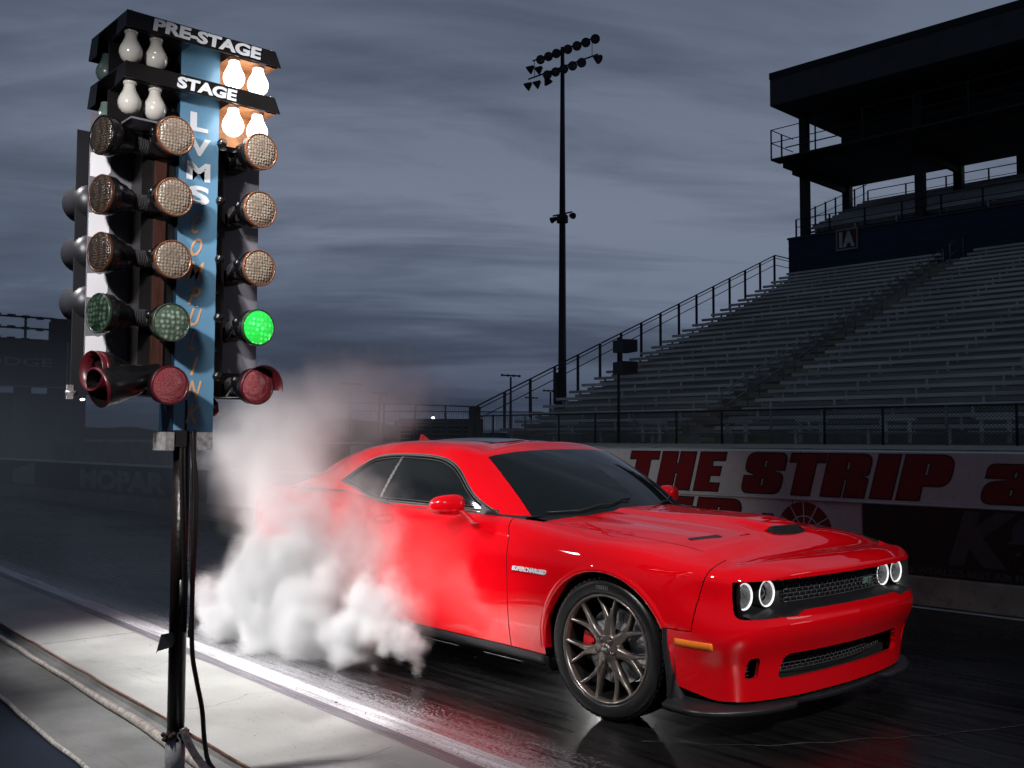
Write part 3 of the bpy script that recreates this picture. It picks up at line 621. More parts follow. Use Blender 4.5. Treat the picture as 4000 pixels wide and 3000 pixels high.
def beads(name, c1, c2, scale, rough=.25, em=0.0, emc=None, hot=False):
    m = bpy.data.materials.new(name); n, l = nodes_of(m); b = n['Principled BSDF']; t = n.new('ShaderNodeTexCoord')
    v = n.new('ShaderNodeTexVoronoi'); v.inputs['Scale'].default_value = scale; v.inputs['Randomness'].default_value = .35; l.new(t.outputs['Object'], v.inputs['Vector'])
    r = n.new('ShaderNodeValToRGB'); r.color_ramp.elements[0].color = (*c2, 1); r.color_ramp.elements[1].color = (*c1, 1); r.color_ramp.elements[0].position = .15; r.color_ramp.elements[1].position = .55
    l.new(v.outputs['Distance'], r.inputs[0]); l.new(r.outputs[0], b.inputs['Base Color'])
    bp = n.new('ShaderNodeBump'); bp.inputs['Strength'].default_value = .9; bp.inputs['Distance'].default_value = .006; bp.invert = True; l.new(v.outputs['Distance'], bp.inputs['Height']); l.new(bp.outputs[0], b.inputs['Normal'])
    setp(b, roughness=rough, coat_weight=.5)
    if em:
        mr = n.new('ShaderNodeMapRange'); mr.inputs[1].default_value = .04; mr.inputs[2].default_value = .42; mr.inputs[3].default_value = em * 4.0; mr.inputs[4].default_value = em * .36
        l.new(v.outputs['Distance'], mr.inputs[0]); l.new(mr.outputs[0], b.inputs['Emission Strength']); setp(b, emission_color=emc)
    return m
m_amb = beads('lens_amber', (.17, .13, .10), (.30, .245, .195), 78); m_ambr = mat('rim_amber', (.20, .075, .035), .3, .4)
m_ambd = beads('lens_amber_shaded', (.018, .012, .009), (.07, .05, .035), 95); m_ambdr = mat('rim_amber_shaded', (.05, .018, .010), .35)  # side lamps stand unlit: their shade is put into lens and rim colour
m_grn = beads('lens_green_off', (.06, .085, .06), (.30, .38, .30), 48); m_grnr = mat('rim_green', (.02, .035, .022), .35)
m_gon = beads('lens_green_lit', (.0, .30, .03), (.0, .6, .08), 48, em=1.5, emc=(.07, 1, .12))
m_redl = beads('lens_red', (.20, .018, .026), (.30, .06, .07), 190, .45); m_redr = mat('rim_red', (.06, .004, .008), .35)
m_redd = beads('lens_red_shaded', (.01, .004, .004), (.04, .01, .01), 95)  # near-black copy of the red lens, shade inside the hood painted in
tree = tag(empty('starting_light_tree', (-4.10, 1.80, -.035)), 'drag strip starting light tree with blue lettered column, bulbs and round coloured lamps', 'starting lights')
def TB(b, name, m, parent=None):
    """geometry below is given in world coordinates; shift into the tree's frame"""
    b.v = [(x + 4.10, y - 1.80, z + .035) for x, y, z in b.v] if True else b.v
    return b.build(name, m, parent or tree)
CX, Y0c, Y1c = -4.095, 1.745, 1.922
TB(MB().box(CX - .155, CX - .002, Y0c + .001, Y1c - .001, 1.464, 3.15), 'column', m_cols)
colm = TB(MB().box(CX - .002, CX, Y0c, Y1c, 1.462, 3.15), 'column_face', m_colf)
b = MB()
for y, z in ((1.7449, 1.565), (1.7449, 1.80), (1.7449, 2.86)): b.lathe([(0, .006), (.009, .006), (.011, 0)], axes((CX - .07, y, z), (1, 0, 0), (0, 0, 1), (0, -1, 0)), 8)
b.lathe([(0, .0), (.006, 0.0), (.006, .001)], axes((CX + .0005, 1.834, 2.005), (0, 1, 0), (0, 0, 1), (1, 0, 0)), 10); TB(b, 'bolts', m_gal)
def tree_text(s, m, x, y0, y1, z0, z1, parent, bold=0, shear=0):
    o = text(s, 'lettering', m, axes((x + 4.10, y0 - 1.80, z0 + .035), (0, 1, 0), (0, 0, 1), (1, 0, 0)), (y1 - y0 - shear * (z1 - z0), z1 - z0), parent, bold=bold, shear=shear, depth=.0006); return o
m_lw = mat('letter_white', (.62, .64, .68), .4, var=0); m_lo = mat('letter_orange', (.62, .33, .17), .45, var=.1)
for s, a, c, d, e in (('L', 1.790, 1.872, 2.767, 2.849), ('V', 1.785, 1.884, 2.660, 2.738), ('M', 1.778, 1.886, 2.551, 2.632), ('S', 1.787, 1.884, 2.447, 2.529)): tree_text(s, m_lw, CX + .001, a, c, d, e, colm, .04)
for s, a, c, d, e in (('C', 1.796, 1.858, 2.317, 2.401), ('O', 1.794, 1.865, 2.220, 2.300), ('M', 1.788, 1.868, 2.112, 2.196), ('P', 1.797, 1.860, 2.008, 2.089), ('U', 1.796, 1.862, 1.918, 1.996), ('L', 1.800, 1.853, 1.812, 1.895), ('I', 1.813, 1.850, 1.706, 1.789), ('N', 1.798, 1.868, 1.607, 1.683), ('K', 1.798, 1.868, 1.501, 1.584)): tree_text(s, m_lo, CX + .001, a, c, d, e, colm, .012, .3)
# back plates
TB(MB().box(-4.256, -4.25, 1.425, 2.20, 1.735, 2.80), 'back_plate', m_plate)
TB(MB().box(-4.40, -4.392, 1.42, 2.20, 1.62, 2.76), 'back_plate', m_plr)
TB(MB().box(-4.244, -4.13, 1.60, 1.742, 1.62, 2.84), 'side_housing', m_hood); TB(MB().box(-4.129, -4.115, 1.652, 1.70, 1.66, 2.62), 'housing_strip', m_brown)
TB(MB().box(-4.244, -4.16, 1.925, 1.99, 1.62, 2.84), 'side_housing', m_hood)
b = MB(); b.box(-4.40, -4.385, 1.405, 1.43, 1.60, 1.66); b.tube([(-4.39, 1.40, 1.63), (-4.39, 1.44, 1.63)], .008, 6); TB(b, 'hinge', m_gal)
m_pw = mat('reflection_white', (.70, .68, .72), .4, var=.05)  # white patches painted in for bright reflections on the plate between the lamps
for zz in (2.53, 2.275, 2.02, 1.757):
    b = MB(); b.prism([(1.428, zz), (1.49, zz), (1.512, zz + .03), (1.512, zz + .085), (1.495, zz + .108), (1.478, zz + .100), (1.462, zz + .104), (1.428, zz + .100)], 0, .002, axes((-4.2495, 0, 0), (0, 1, 0), (0, 0, 1), (1, 0, 0))); TB(b, 'reflection_patch', m_pw)
# sign hoods
def hood(z0, z1, word, a, c, e, f):
    b = MB(); b.add([(-3.992, 1.470, z1), (-3.992, 2.136, z1), (-3.986, 2.162, z0), (-3.986, 1.464, z0), (-4.000, 1.470, z1), (-4.000, 2.136, z1), (-3.994, 2.162, z0), (-3.994, 1.464, z0)],
        [(0, 1, 2, 3), (7, 6, 5, 4), (0, 3, 7, 4), (1, 5, 6, 2), (3, 2, 6, 7), (0, 4, 5, 1)]); front = TB(b, 'sign_hood', m_hood)
    b = MB(); b.box(-4.40, -4.000, 1.470, 2.134, z1 - .008, z1 - .002)
    b.add([(-4.0, 1.466, z0), (-4.09, 1.462, z0 - .012), (-4.09, 1.470, z1 - .008), (-4.0, 1.470, z1 - .008)], [(0, 1, 2, 3)])
    b.add([(-4.0, 2.150, z0), (-4.09, 2.150, z0), (-4.09, 2.134, z1 - .008), (-4.0, 2.134, z1 - .008)], [(0, 1, 2, 3)])
    b.add([(-4.31, 1.462, z0 - .035), (-4.40, 1.462, z0 - .035), (-4.40, 1.470, z1 - .008), (-4.31, 1.470, z1 - .008)], [(0, 1, 2, 3)])
    b.add([(-4.40, 1.470, z1 - .004), (-4.40, 2.136, z1 - .004), (-4.41, 2.162, z0 - .03), (-4.41, 1.462, z0 - .03)], [(0, 1, 2, 3)])
    TB(b, 'hood_top', m_hood)
    b = MB()
    for y in (1.49, 1.72, 1.93, 2.12): b.lathe([(0, .006), (.005, .004), (.005, 0)], Matrix.Translation((-4.0, y, z1)), 6)
    TB(b, 'rivets', m_gal)
    tree_text(word, m_lw, -3.984, a, c, e, f, front, .045, .12)
hood(3.103, 3.173, "PRE-STAGE", 1.574, 2.064, 3.112, 3.166); hood(2.892, 2.962, "STAGE", 1.680, 1.952, 2.899, 2.949)
for z0, z1 in ((2.965, 3.10), (2.745, 2.89)):
    b = MB(); b.box(-4.15, -4.143, 1.925, 2.145, z0, z1); b.box(-4.143, -4.0, 1.925, 2.145, z1 - .002, z1); TB(b, 'bulb_box', m_wood)
    b = MB(); b.box(-4.19, -4.183, 1.47, 1.742, z0 - .005, z1); b.box(-4.183, -4.0, 1.475, 1.742, z1 - .002, z1); TB(b, 'bulb_box', m_hood)
    TB(MB().box(-4.24, -4.0, 1.50, 1.742, z0 - .012, z0 - .004), 'shelf', m_plate) if z0 < 2.8 else None
# reflector shelf, crumpled tape under the lit bulbs
for y0, y1 in ((1.48, 1.74), (1.925, 2.15)):
    b = MB(); nn = 14; vs = []
    for i in range(nn + 1):
        for j in range(5): vs.append((-4.20 + j * .045, y0 + (y1 - y0) * i / nn, 2.735 - .012 * j + .008 * mnoise.noise(Vector((i * .9, j * 1.3, y0 * 9)))))
    b.add(vs, [(i * 5 + j, i * 5 + j + 1, (i + 1) * 5 + j + 1, (i + 1) * 5 + j) for i in range(nn) for j in range(4)]); TB(b, 'tape_cover', mat('tape_grey', (.11, .11, .12), .55, bump=.4, bs=60))
BULB = [(0, -.047), (.015, -.0455), (.029, -.038), (.040, -.025), (.0460, -.008), (.0462, .006), (.0425, .020), (.035, .035), (.0275, .050), (.0235, .064), (.0225, .078)]
for zc in (3.014, 2.802):
    for y, x, lit in ((1.503, -4.03, 0), (1.612, -4.04, 0), (1.952, -4.02, 1), (2.072, -4.03, 1)):
        b = MB(); b.lathe(BULB, Matrix.Translation((x, y, zc)), 24); o = TB(b, 'bulb', m_on if lit else m_bulb)
        b = MB(); b.lathe([(.0225, .074), (.026, .074), (.027, .086)], Matrix.Translation((x, y, zc)), 16); TB(b, 'socket', m_sock if lit else m_bulb, None)
    b = MB(); b.lathe(BULB, Matrix.Translation((-4.33, 1.515, zc)), 20); TB(b, 'bulb', mat('bulb_greenish', (.10, .14, .13), .25))
    b = MB(); b.lathe(BULB, Matrix.Translation((-4.33, 1.63, zc)), 20); TB(b, 'bulb', bpy.data.materials['bulb_greenish'])
def lamp(p, d, kind, lens, rim, parent=None, length=.20, r=.078):
    M = along(p, d)
    b = MB(); b.lathe([(r - .004, 0), (r, -.006), (r, -.045), (r - .012, -.060), (r - .020, -.095), (.048, -.115), (.048, -.125), (.038, -.130)], M, 28)
    o = TB(b, 'lamp', m_lamp)
    b = MB(); b.lathe([(r - .006, .002), (r - .002, .006), (r + .0015, .002), (r + .0015, -.010), (r, -.012)], M, 32); TB(b, 'rim', rim, o)
    b = MB(); rl = r - .004
    if kind == 'hooded':
        b.lathe([(0, -.035), (rl, -.03)], M, 28); TB(b, 'lens', m_redd, o)
        b = MB(); b.lathe([(r - .002, -.02), (r + .001, .026), (r - .002, .028), (r - .008, -.02)], M, 32); TB(b, 'visor', m_redr, o)
    else:
        b.lathe([(0, .012), (rl * .5, .010), (rl * .85, .006), (rl, .001)], M, 32); TB(b, 'lens', lens, o)
    b = MB(); L = length - .13; nr = 12; prof = []
    for k in range(nr):
        h = -.130 - L * k / nr; prof += [(.037, h), (.037, h - L / nr * .55), (.031, h - L / nr * .55), (.031, h - L / nr)]
    b.lathe(prof, M, 20, False); TB(b, 'ribbed_neck', m_rib, o)
    return o
rows = [2.675, 2.420, 2.163, 1.905, 1.650]; fk = [('a', m_amb, m_ambr), ('a', m_amb, m_ambr), ('a', m_amb, m_ambr), ('g', m_grn, m_grnr), ('r', m_redl, m_redr)]
for i, z in enumerate(rows):
    for y in (1.656, 2.041):
        k, ln_, rm = fk[i]
        if k == 'g' and y > 2: ln_ = m_gon
        dirn = (1, .02 if y < 2 else .06, -.05)
        lamp((-3.925, y, z + (.01 if y > 2 else 0)), dirn, k, ln_, rm, length=.22)
        b = MB(); zz = z + .035
        b.tube([(-4.13, y - .045, zz - .055), (-4.06, y - .045, zz - .01), (-4.05, y - .03, zz)], .012, 6); b.lathe([(0, .012), (.016, .012), (.016, -.012), (0, -.012)], axes((-4.04, y - .045, zz + .005), (0, 1, 0), (0, 0, 1), (1, 0, 0)), 10)
        b.box(-4.245, -4.12, y - .03, y + .03, z - .03, z + .03); TB(b, 'bracket', m_lamp)
        if y > 2:
            b = MB(); b.lathe([(0, .045), (.02, .042), (.040, .02), (.044, -.02), (.03, -.04), (0, -.045)], Matrix.Translation((-4.20, y - .09, z - .075)), 14); TB(b, 'junction_box', m_lamp)
            b = MB(); b.lathe([(0, .012), (.014, .010), (.022, 0), (.018, -.02)], along((-4.07, y - .115, z + .055), (1, -.4, 0)), 8); b.tube([(-4.22, y - .1, z + .04), (-4.08, y - .115, z + .055)], .014, 6); TB(b, 'swivel_knob', m_lamp)
m_grnd = beads('lens_green_shaded', (.006, .014, .008), (.05, .08, .05), 48)  # green lens copy with the unlit side's shade in its colour
sk = [('a', m_ambd, m_lamp), ('a', m_ambd, m_ambdr), ('a', m_ambd, m_ambdr), ('g', m_grnd, m_grnr), ('hooded', m_redl, m_redr)]
for i, z in enumerate([2.655, 2.412, 2.178, 1.932, 1.700]):
    k, ln_, rm = sk[i]
    lamp((-4.055 + .004 * i, 1.405, z), (.24, -1, .0), k, ln_, rm, length=.27, r=.080)
    b = MB(); b.box(-4.10, -4.05, 1.60, 1.70, z - .035, z + .03); TB(b, 'bracket', m_lamp)
# deep visors of the red row
def visor(p, d, r, a0, a1, L):
    M = along(p, d); b = MB(); b.lathe([(r, -.03), (r + .003, 0), (r + .012, L), (r + .009, L), (r, .0)], M, 24, True, a0, a1); return b
TB(visor((-3.925, 2.041, 1.66), (1, .06, -.05), .080, R(-10), R(110), .055), 'visor', m_redr)
b = MB(); b.lathe([(.076, .05), (.080, .045), (.080, 0), (.070, -.09), (.05, -.14), (.045, -.22)], along((-4.00, 1.44, 1.645), (.16, -1, -.26)), 26); TB(b, 'lamp', m_lamp)
b = MB(); b.lathe([(.075, .053), (.0815, .050), (.0815, .040)], along((-4.00, 1.44, 1.645), (.16, -1, -.26)), 26); TB(b, 'rim', m_redr)
for z in (2.46, 2.24, 2.02):
    b = MB(); b.lathe([(.076, .10), (.080, .10), (.080, -.02), (.06, -.06), (0, -.07)], along((-4.42, 1.49, z), (-1, -.1, 0)), 24); TB(b, 'rear_lamp', m_plr)
# pole, bracket, cables
b = MB(); b.tube([(-4.13, 1.80, .19), (-4.13, 1.80, 1.6)], .036, 20); TB(b, 'pole', m_pole)
b = MB(); b.tube([(-4.13, 1.80, -.05), (-4.13, 1.80, .20)], .041, 20); TB(b, 'pole_sleeve', mat('sleeve_grey', (.30, .30, .31), .6, .2, var=.3, vs=25, bump=.3, bs=60))
b = MB()
for k in range(26):
    a = k * 2.399; rr = .040 + .012 * random.random(); z = .165 + .05 * random.random(); s = .008 + .008 * random.random()
    b.lathe([(0, s), (s * .8, s * .5), (s, 0), (s * .7, -s * .7), (0, -s)], Matrix.Translation((-4.13 + rr * math.cos(a), 1.80 + rr * math.sin(a), z)), 6)
TB(b, 'pole_collar', mat('rust_dark', (.03, .014, .010), .8, bump=.6, bs=80))
b = MB(); b.box(-4.20, -4.195, 1.70, 1.905, 1.385, 1.462); b.box(-4.20, -4.06, 1.70, 1.704, 1.385, 1.462); b.box(-4.062, -4.058, 1.835, 1.905, 1.385, 1.462); b.box(-4.062, -4.058, 1.70, 1.735, 1.385, 1.462); TB(b, 'mounting_bracket', m_gal)
b = MB(); b.box(-4.16, -4.06, 1.745, 1.79, 1.40, 1.47); TB(b, 'cable_gland', m_cable)
def cable(pts, r, name='cable', m=None):
    P = [Vector(p) for p in pts]; out_ = []
    for i in range(len(P) - 1):
        p0, p1, p2, p3 = P[max(i - 1, 0)], P[i], P[i + 1], P[min(i + 2, len(P) - 1)]
        for j in range(8):
            t = j / 8; out_.append(.5 * ((2 * p1) + (p2 - p0) * t + (2 * p0 - 5 * p1 + 4 * p2 - p3) * t * t + (3 * p1 - p0 - 3 * p2 + p3) * t ** 3))
    out_.append(P[-1]); b = MB(); b.tube(out_, r, 8); return TB(b, name, m or m_cable)
cable([(-4.07, 1.770, 1.47), (-4.07, 1.772, 1.3), (-4.075, 1.785, 1.1), (-4.085, 1.80, .9), (-4.095, 1.81, .70)], .008)
cable([(-4.07, 1.785, 1.47), (-4.07, 1.790, 1.25), (-4.08, 1.81, .9), (-4.09, 1.815, .62)], .006)
cable([(-4.08, 1.825, 1.47), (-4.08, 1.838, 1.2), (-4.08, 1.838, .8), (-4.07, 1.838, .55), (-4.06, 1.856, .42), (-4.05, 1.878, .30), (-4.05, 1.893, .16), (-4.05, 1.92, .06), (-4.02, 1.99, 0), (-3.9, 2.08, -.02)], .0105)
cable([(-4.08, 1.812, 1.47), (-4.075, 1.845, 1.25), (-4.08, 1.845, .9), (-4.08, 1.828, .6)], .007)
cable([(-4.085, 1.812, .225), (-4.07, 1.828, .17), (-4.06, 1.865, .10), (-4.05, 1.91, .04), (-4.03, 1.97, -.01), (-3.98, 2.05, -.03)], .0165, 'flexible_conduit', m_gal)
b = MB(); b.add([(-4.10, 1.765, .565), (-4.10, 1.765, .625), (-4.10, 1.715, .622), (-4.09, 1.70, .56), (-4.09, 1.69, .545), (-4.12, 1.71, .55), (-4.12, 1.765, .565)], [(0, 1, 2, 3), (3, 2, 4), (2, 5, 4), (0, 3, 5, 6)]); TB(b, 'metal_tab', mat('tab_grey', (.12, .12, .12), .45, .5))
b = MB(); b.tube([(-4.10, 1.80, .66), (-4.10, 1.80, .84)], .014, 8); TB(b, 'cable_clip', m_cable)
# ------------------------------------------------------------------ the car
CARO = Vector((-3.556, 4.755, 0.0))
def paint():
    m = bpy.data.materials.new('red_paint'); n, l = nodes_of(m); b = n['Principled BSDF']
    setp(b, base_color=(.66, .0015, .006), roughness=.6, metallic=.0, specular_ior_level=.0, coat_weight=1.0, coat_roughness=.02, coat_ior=1.75)
    return m
m_paint = paint()
m_trim = mat('black_plastic', (.012, .012, .014), .42, var=.15, vs=12)
m_gap = mat('inner_black', (.004, .004, .004), .8, var=0)
m_glass = mat('dark_glass', (.006, .008, .009), .03, var=0, specular_ior_level=.7, coat_weight=.0)
m_seal = mat('window_seal', (.015, .015, .016), .5, var=0)
m_satin = mat('satin_trim', (.12, .12, .125), .45, .5, var=0)
m_chrome = mat('chrome', (.75, .75, .76), .08, 1.0, var=0)
def nspline(t, P, q):
    t = np.asarray(t, float); P = np.asarray(P, float); n = len(t); h = np.diff(t); A = np.eye(n); B = np.zeros_like(P)
    for i in range(1, n - 1):
        A[i, i - 1] = h[i - 1]; A[i, i] = 2 * (h[i - 1] + h[i]); A[i, i + 1] = h[i]
        B[i] = 6 * ((P[i + 1] - P[i]) / h[i] - (P[i] - P[i - 1]) / h[i - 1])
    M = np.linalg.solve(A, B); k = np.clip(np.searchsorted(t, q) - 1, 0, n - 2); q = np.asarray(q, float)
    hk = h[k][:, None]; a = (t[k + 1] - q)[:, None] / hk; b = (q - t[k])[:, None] / hk
    return a * P[k] + b * P[k + 1] + ((a ** 3 - a) * M[k] + (b ** 3 - b) * M[k + 1]) * hk ** 2 / 6
def chords(P):
    d = np.linalg.norm(np.diff(P, axis=0), axis=-1)
    if d.ndim > 1: d = d.mean(1)
    return np.concatenate([[0], np.cumsum(np.maximum(d, 1e-4))])
def surface(net, du=.012, dv=.012, nv=None):
    """net[station][row] -> dense grid through every control point"""
    net = np.array(net, float); t = chords(net); nu = int(t[-1] / du) + 1; q = np.linspace(0, t[-1], nu)
    S = nspline(t, net.reshape(len(net), -1), q).reshape(nu, net.shape[1], 3)
    u = chords(net.transpose(1, 0, 2)); nv = nv or int(u[-1] / dv) + 1
    return nspline(u, S.transpose(1, 0, 2).reshape(net.shape[1], -1), np.linspace(0, u[-1], nv)).reshape(nv, nu, 3).transpose(1, 0, 2)
def snap(G, F):
    """pull the nearest grid vertices onto the curve F = 0 and return which side each vertex is on"""
    v = F(G); best = np.full(v.shape, 9.0); new = G.copy()
    for ax in (0, 1):
        a = [slice(None)] * 2; b = [slice(None)] * 2; a[ax] = slice(0, -1); b[ax] = slice(1, None); a, b = tuple(a), tuple(b)
        va, vb = v[a], v[b]; cr = (va * vb) < 0; fr = np.where(cr, va / np.where(va == vb, 1, va - vb), 0)
        X = G[a] + (G[b] - G[a]) * fr[..., None]
        for sl, c, cond in ((a, fr, cr & (fr <= .5)), (b, 1 - fr, cr & (fr > .5))):
            bb = best[sl]; nn = new[sl]; ok = cond & (c < bb); bb[ok] = c[ok]; nn[ok] = X[ok]; best[sl] = bb; new[sl] = nn
    G[...] = new; return G
def centers(G): return (G[:-1, :-1] + G[1:, :-1] + G[:-1, 1:] + G[1:, 1:]) / 4
def vnormals(G):
    du = np.gradient(G, axis=0); dv = np.gradient(G, axis=1); n = np.cross(du, dv); return n / np.maximum(np.linalg.norm(n, axis=-1, keepdims=True), 1e-9)
def panel(G, mask, name, m, parent, gap=.0018, flange=.014, flip=1, mirror=False, nrm=None, out=0.0, dark=False):
    """faces of the grid picked by mask, shrunk by gap and given a turned-in edge"""
    nu, nv = G.shape[:2]; nr = vnormals(G) * flip if nrm is None else nrm
    idx = -np.ones((nu, nv), int); I, J = np.nonzero(mask)
    used = np.zeros((nu, nv), bool)
    for di, dj in ((0, 0), (1, 0), (0, 1), (1, 1)): used[I + di, J + dj] = True
    idx[used] = np.arange(used.sum()); P = G[used].copy() + nr[used] * out; NR = nr[used]
    F = np.stack([idx[I, J], idx[I + 1, J], idx[I + 1, J + 1], idx[I, J + 1]], 1)
    E = np.concatenate([F[:, [0, 1]], F[:, [1, 2]], F[:, [2, 3]], F[:, [3, 0]]]); key = np.sort(E, 1)
    _, inv, cnt = np.unique(key, axis=0, return_inverse=True, return_counts=True); be = E[cnt[inv.ravel()] == 1]
    fc = P[F].mean(1); acc = np.zeros_like(P)
    for k in range(4): np.add.at(acc, F[:, k], fc - P[F[:, k]])
    bv = np.unique(be); d = acc[bv]; d /= np.maximum(np.linalg.norm(d, axis=1, keepdims=True), 1e-9)
    # keep the centre line closed
    onc = np.abs(P[bv, 1]) < 1e-4; d[onc] = 0; P[bv] += d * gap
    vs = [tuple(p) for p in P]; fs = [tuple(int(i) for i in (f if flip < 0 else f[::-1])) for f in F]; n0 = len(vs)
    if flange:
        mp = {}; 
        for v in bv:
            mp[int(v)] = (len(vs), len(vs) + 1); p = P[v]; q = p - NR[v] * flange
            vs += [tuple(p), tuple(q)]
        for a, b in be:
            a, b = int(a), int(b)
            if abs(P[a][1]) < 1e-4 and abs(P[b][1]) < 1e-4: continue
            fs.append((mp[a][0], mp[a][1], mp[b][1], mp[b][0]))
    if mirror:
        n = len(vs); vs += [(x, -y, z) for x, y, z in vs]; fs += [tuple(i + n for i in f)[::-1] for f in fs]
    me = bpy.data.meshes.new(name); me.from_pydata(vs, [], fs); me.update(); me.polygons.foreach_set('use_smooth', [True] * len(fs)); me.materials.append(m)
    if dark:
        me.materials.append(m_gap); nf = len(F); tot = len(fs) // (2 if mirror else 1)
        me.polygons.foreach_set('material_index', [1 if (k % tot) >= nf else 0 for k in range(len(fs))])
    if mirror:
        bm = bmesh.new(); bm.from_mesh(me); bmesh.ops.remove_doubles(bm, verts=[v for v in bm.verts if abs(v.co.y) < 1e-4], dist=1e-5); bm.to_mesh(me); bm.free()
    o = bpy.data.objects.new(name, me); col.objects.link(o); o.parent = parent; return o
def both(G, mask, name, m, parent, **k):
    a = panel(G, mask, name, m, parent, **k); H = G.copy(); H[..., 1] *= -1; f = k.pop('flip', 1); b = panel(H, mask, name, m, parent, flip=-f, **k); return a, b
car = tag(empty('muscle_car', tuple(CARO)), 'glossy red muscle car with dark windows and bronze wheels smoking its tyres', 'car')
# ---- body side and front/rear fascia, one wrap from tail centre to nose centre
plan = [(-4.09, 0), (-4.085, .45), (-4.02, .76), (-3.88, .895), (-3.6, .935), (-3.25, .957), (-2.95, .966), (-2.6, .957), (-2.2, .944), (-1.6, .936), (-1.05, .936), (-.75, .938), (-.45, .952), (-.2, .963), (0, .966), (.2, .962), (.40, .949), (.54, .934), (.650, .905), (.726, .864), (.778, .800), (.820, .68), (.860, .46), (.882, .2), (.889, 0)]
plan = np.array(plan, float); ni = len(plan)
tan = np.gradient(plan, axis=0); outn = np.stack([tan[:, 1], -tan[:, 0]], 1) * -1; outn /= np.linalg.norm(outn, axis=1, keepdims=True); outn[0] = (-1, 0); outn[-1] = (1, 0)
outn *= np.sign((outn * (plan - np.array([-1.6, 0]))).sum(1, keepdims=True))
def lerp(a, b, t): return a + (b - a) * t
# per zone: (z, outward offset) rows from bottom to top edge
ZS = {
 'rear': [(.32, -.06), (.40, -.03), (.50, -.01), (.60, 0), (.68, -.005), (.76, -.02), (.85, -.025), (.95, -.01), (1.03, -.02), (1.055, -.10)],
 'quarter': [(.262, -.030), (.34, -.014), (.43, -.004), (.53, 0), (.63, 0), (.72, -.002), (.80, -.004), (.90, -.022), (.99, -.065), (1.055, -.150)],
 'door': [(.262, -.024), (.33, -.012), (.42, -.003), (.52, 0), (.61, .001), (.70, .001), (.785, -.001), (.865, -.020), (.940, -.052), (.985, -.112)],
 'fend0': [(.262, -.024), (.33, -.012), (.42, -.003), (.52, 0), (.61, .002), (.69, .002), (.765, -.001), (.835, -.020), (.895, -.070), (.934, -.222)],
 'fendf': [(.262, -.03), (.33, -.020), (.41, -.010), (.50, -.001), (.58, .002), (.655, .0), (.72, -.004), (.785, -.016), (.842, -.055), (.878, -.195)],
 'corner': [(.205, -.075), (.295, -.060), (.38, -.040), (.47, -.006), (.54, .002), (.605, -.006), (.70, -.018), (.765, -.016), (.812, -.040), (.838, -.130)],
 'front': [(.20, -.055), (.30, -.050), (.40, -.036), (.495, .006), (.56, .016), (.612, .004), (.775, .003), (.812, -.014), (.842, -.080), (.852, -.205)],
}
zone = ['rear', 'rear', 'rear', ('rear', 'quarter', .5), 'quarter', 'quarter', 'quarter', 'quarter', ('quarter', 'door', .7), 'door', 'door', ('door', 'fend0', .25), ('door', 'fend0', .72), ('door', 'fend0', .95), 'fend0', ('fend0', 'fendf', .4), 'fendf', ('fendf', 'corner', .5), 'corner', ('corner', 'front', .12), ('corner', 'front', .35), ('corner', 'front', .7), 'front', 'front', 'front']
net = []
for i in range(ni):
    zz = zone[i]; rws = ZS[zz] if isinstance(zz, str) else [tuple(lerp(a, b, zz[2]) for a, b in zip(p, q)) for p, q in zip(ZS[zz[0]], ZS[zz[1]])]
    net.append([(plan[i, 0] + outn[i, 0] * d, plan[i, 1] + outn[i, 1] * d, z) for z, d in rws])
net = np.array(net)
net[0, :, 1] = 0; net[-1, :, 1] = 0
# the top edge (bonnet gap / belt) set directly
edge = {11: (-.77, .800, .975), 12: (-.52, .765, .960), 13: (-.22, .748, .943), 14: (0, .742, .932), 15: (.20, .738, .919), 16: (.37, .738, .904), 17: (.50, .737, .886), 18: (.60, .733, .864), 19: (.680, .722, .843), 20: (.702, .68, .840), 21: (.704, .56, .846), 22: (.702, .40, .852), 23: (.700, .2, .856), 24: (.699, 0, .858)}
for k, p in edge.items(): net[k, 9] = p
for k in (20, 21, 22, 23, 24): net[k, 8, 2] = lerp(net[k, 8, 2], net[k, 9, 2], .25)
G = surface(net, .008, .008)
EDGE = G[:, -1].copy()
def near_front(P): return P[..., 0] > .30
arch = lambda cx, rx, rz: (lambda P: ((P[..., 0] - cx) / rx) ** 2 + ((P[..., 2] - .352) / rz) ** 2 - 1 + 0 * P[..., 1])
archF = lambda P: np.where(P[..., 1] > .55, ((P[..., 0] + .003) / .434) ** 2 + (np.maximum(P[..., 2], .30) - .352) ** 2 / .405 ** 2 - 1, 1.0)
archR = lambda P: np.where((P[..., 1] > .55) & (P[..., 0] < -2), ((P[..., 0] + 2.951) / .425) ** 2 + (np.maximum(P[..., 2], .30) - .355) ** 2 / .395 ** 2 - 1, 1.0)
doorF = lambda P: P[..., 0] - (-.735 - .02 * np.clip((P[..., 2] - .27) / .5, 0, 1) - .09 * np.clip((P[..., 2] - .80) / .19, 0, 1) ** 2)
doorR = lambda P: P[..., 0] - (-2.16 + .10 * np.clip((.55 - P[..., 2]) / .3, 0, 1) ** 2 - .08 * np.clip((P[..., 2] - .55) / .45, 0, 1))
seamV = lambda P: np.where(P[..., 0] > .2, P[..., 0] - (.560 + .06 * np.clip((P[..., 2] - .53) / .27, 0, 1) ** 1.5), -1.0)
seamH = lambda P: np.where(P[..., 0] > .30, P[..., 2] - .530, 1.0)
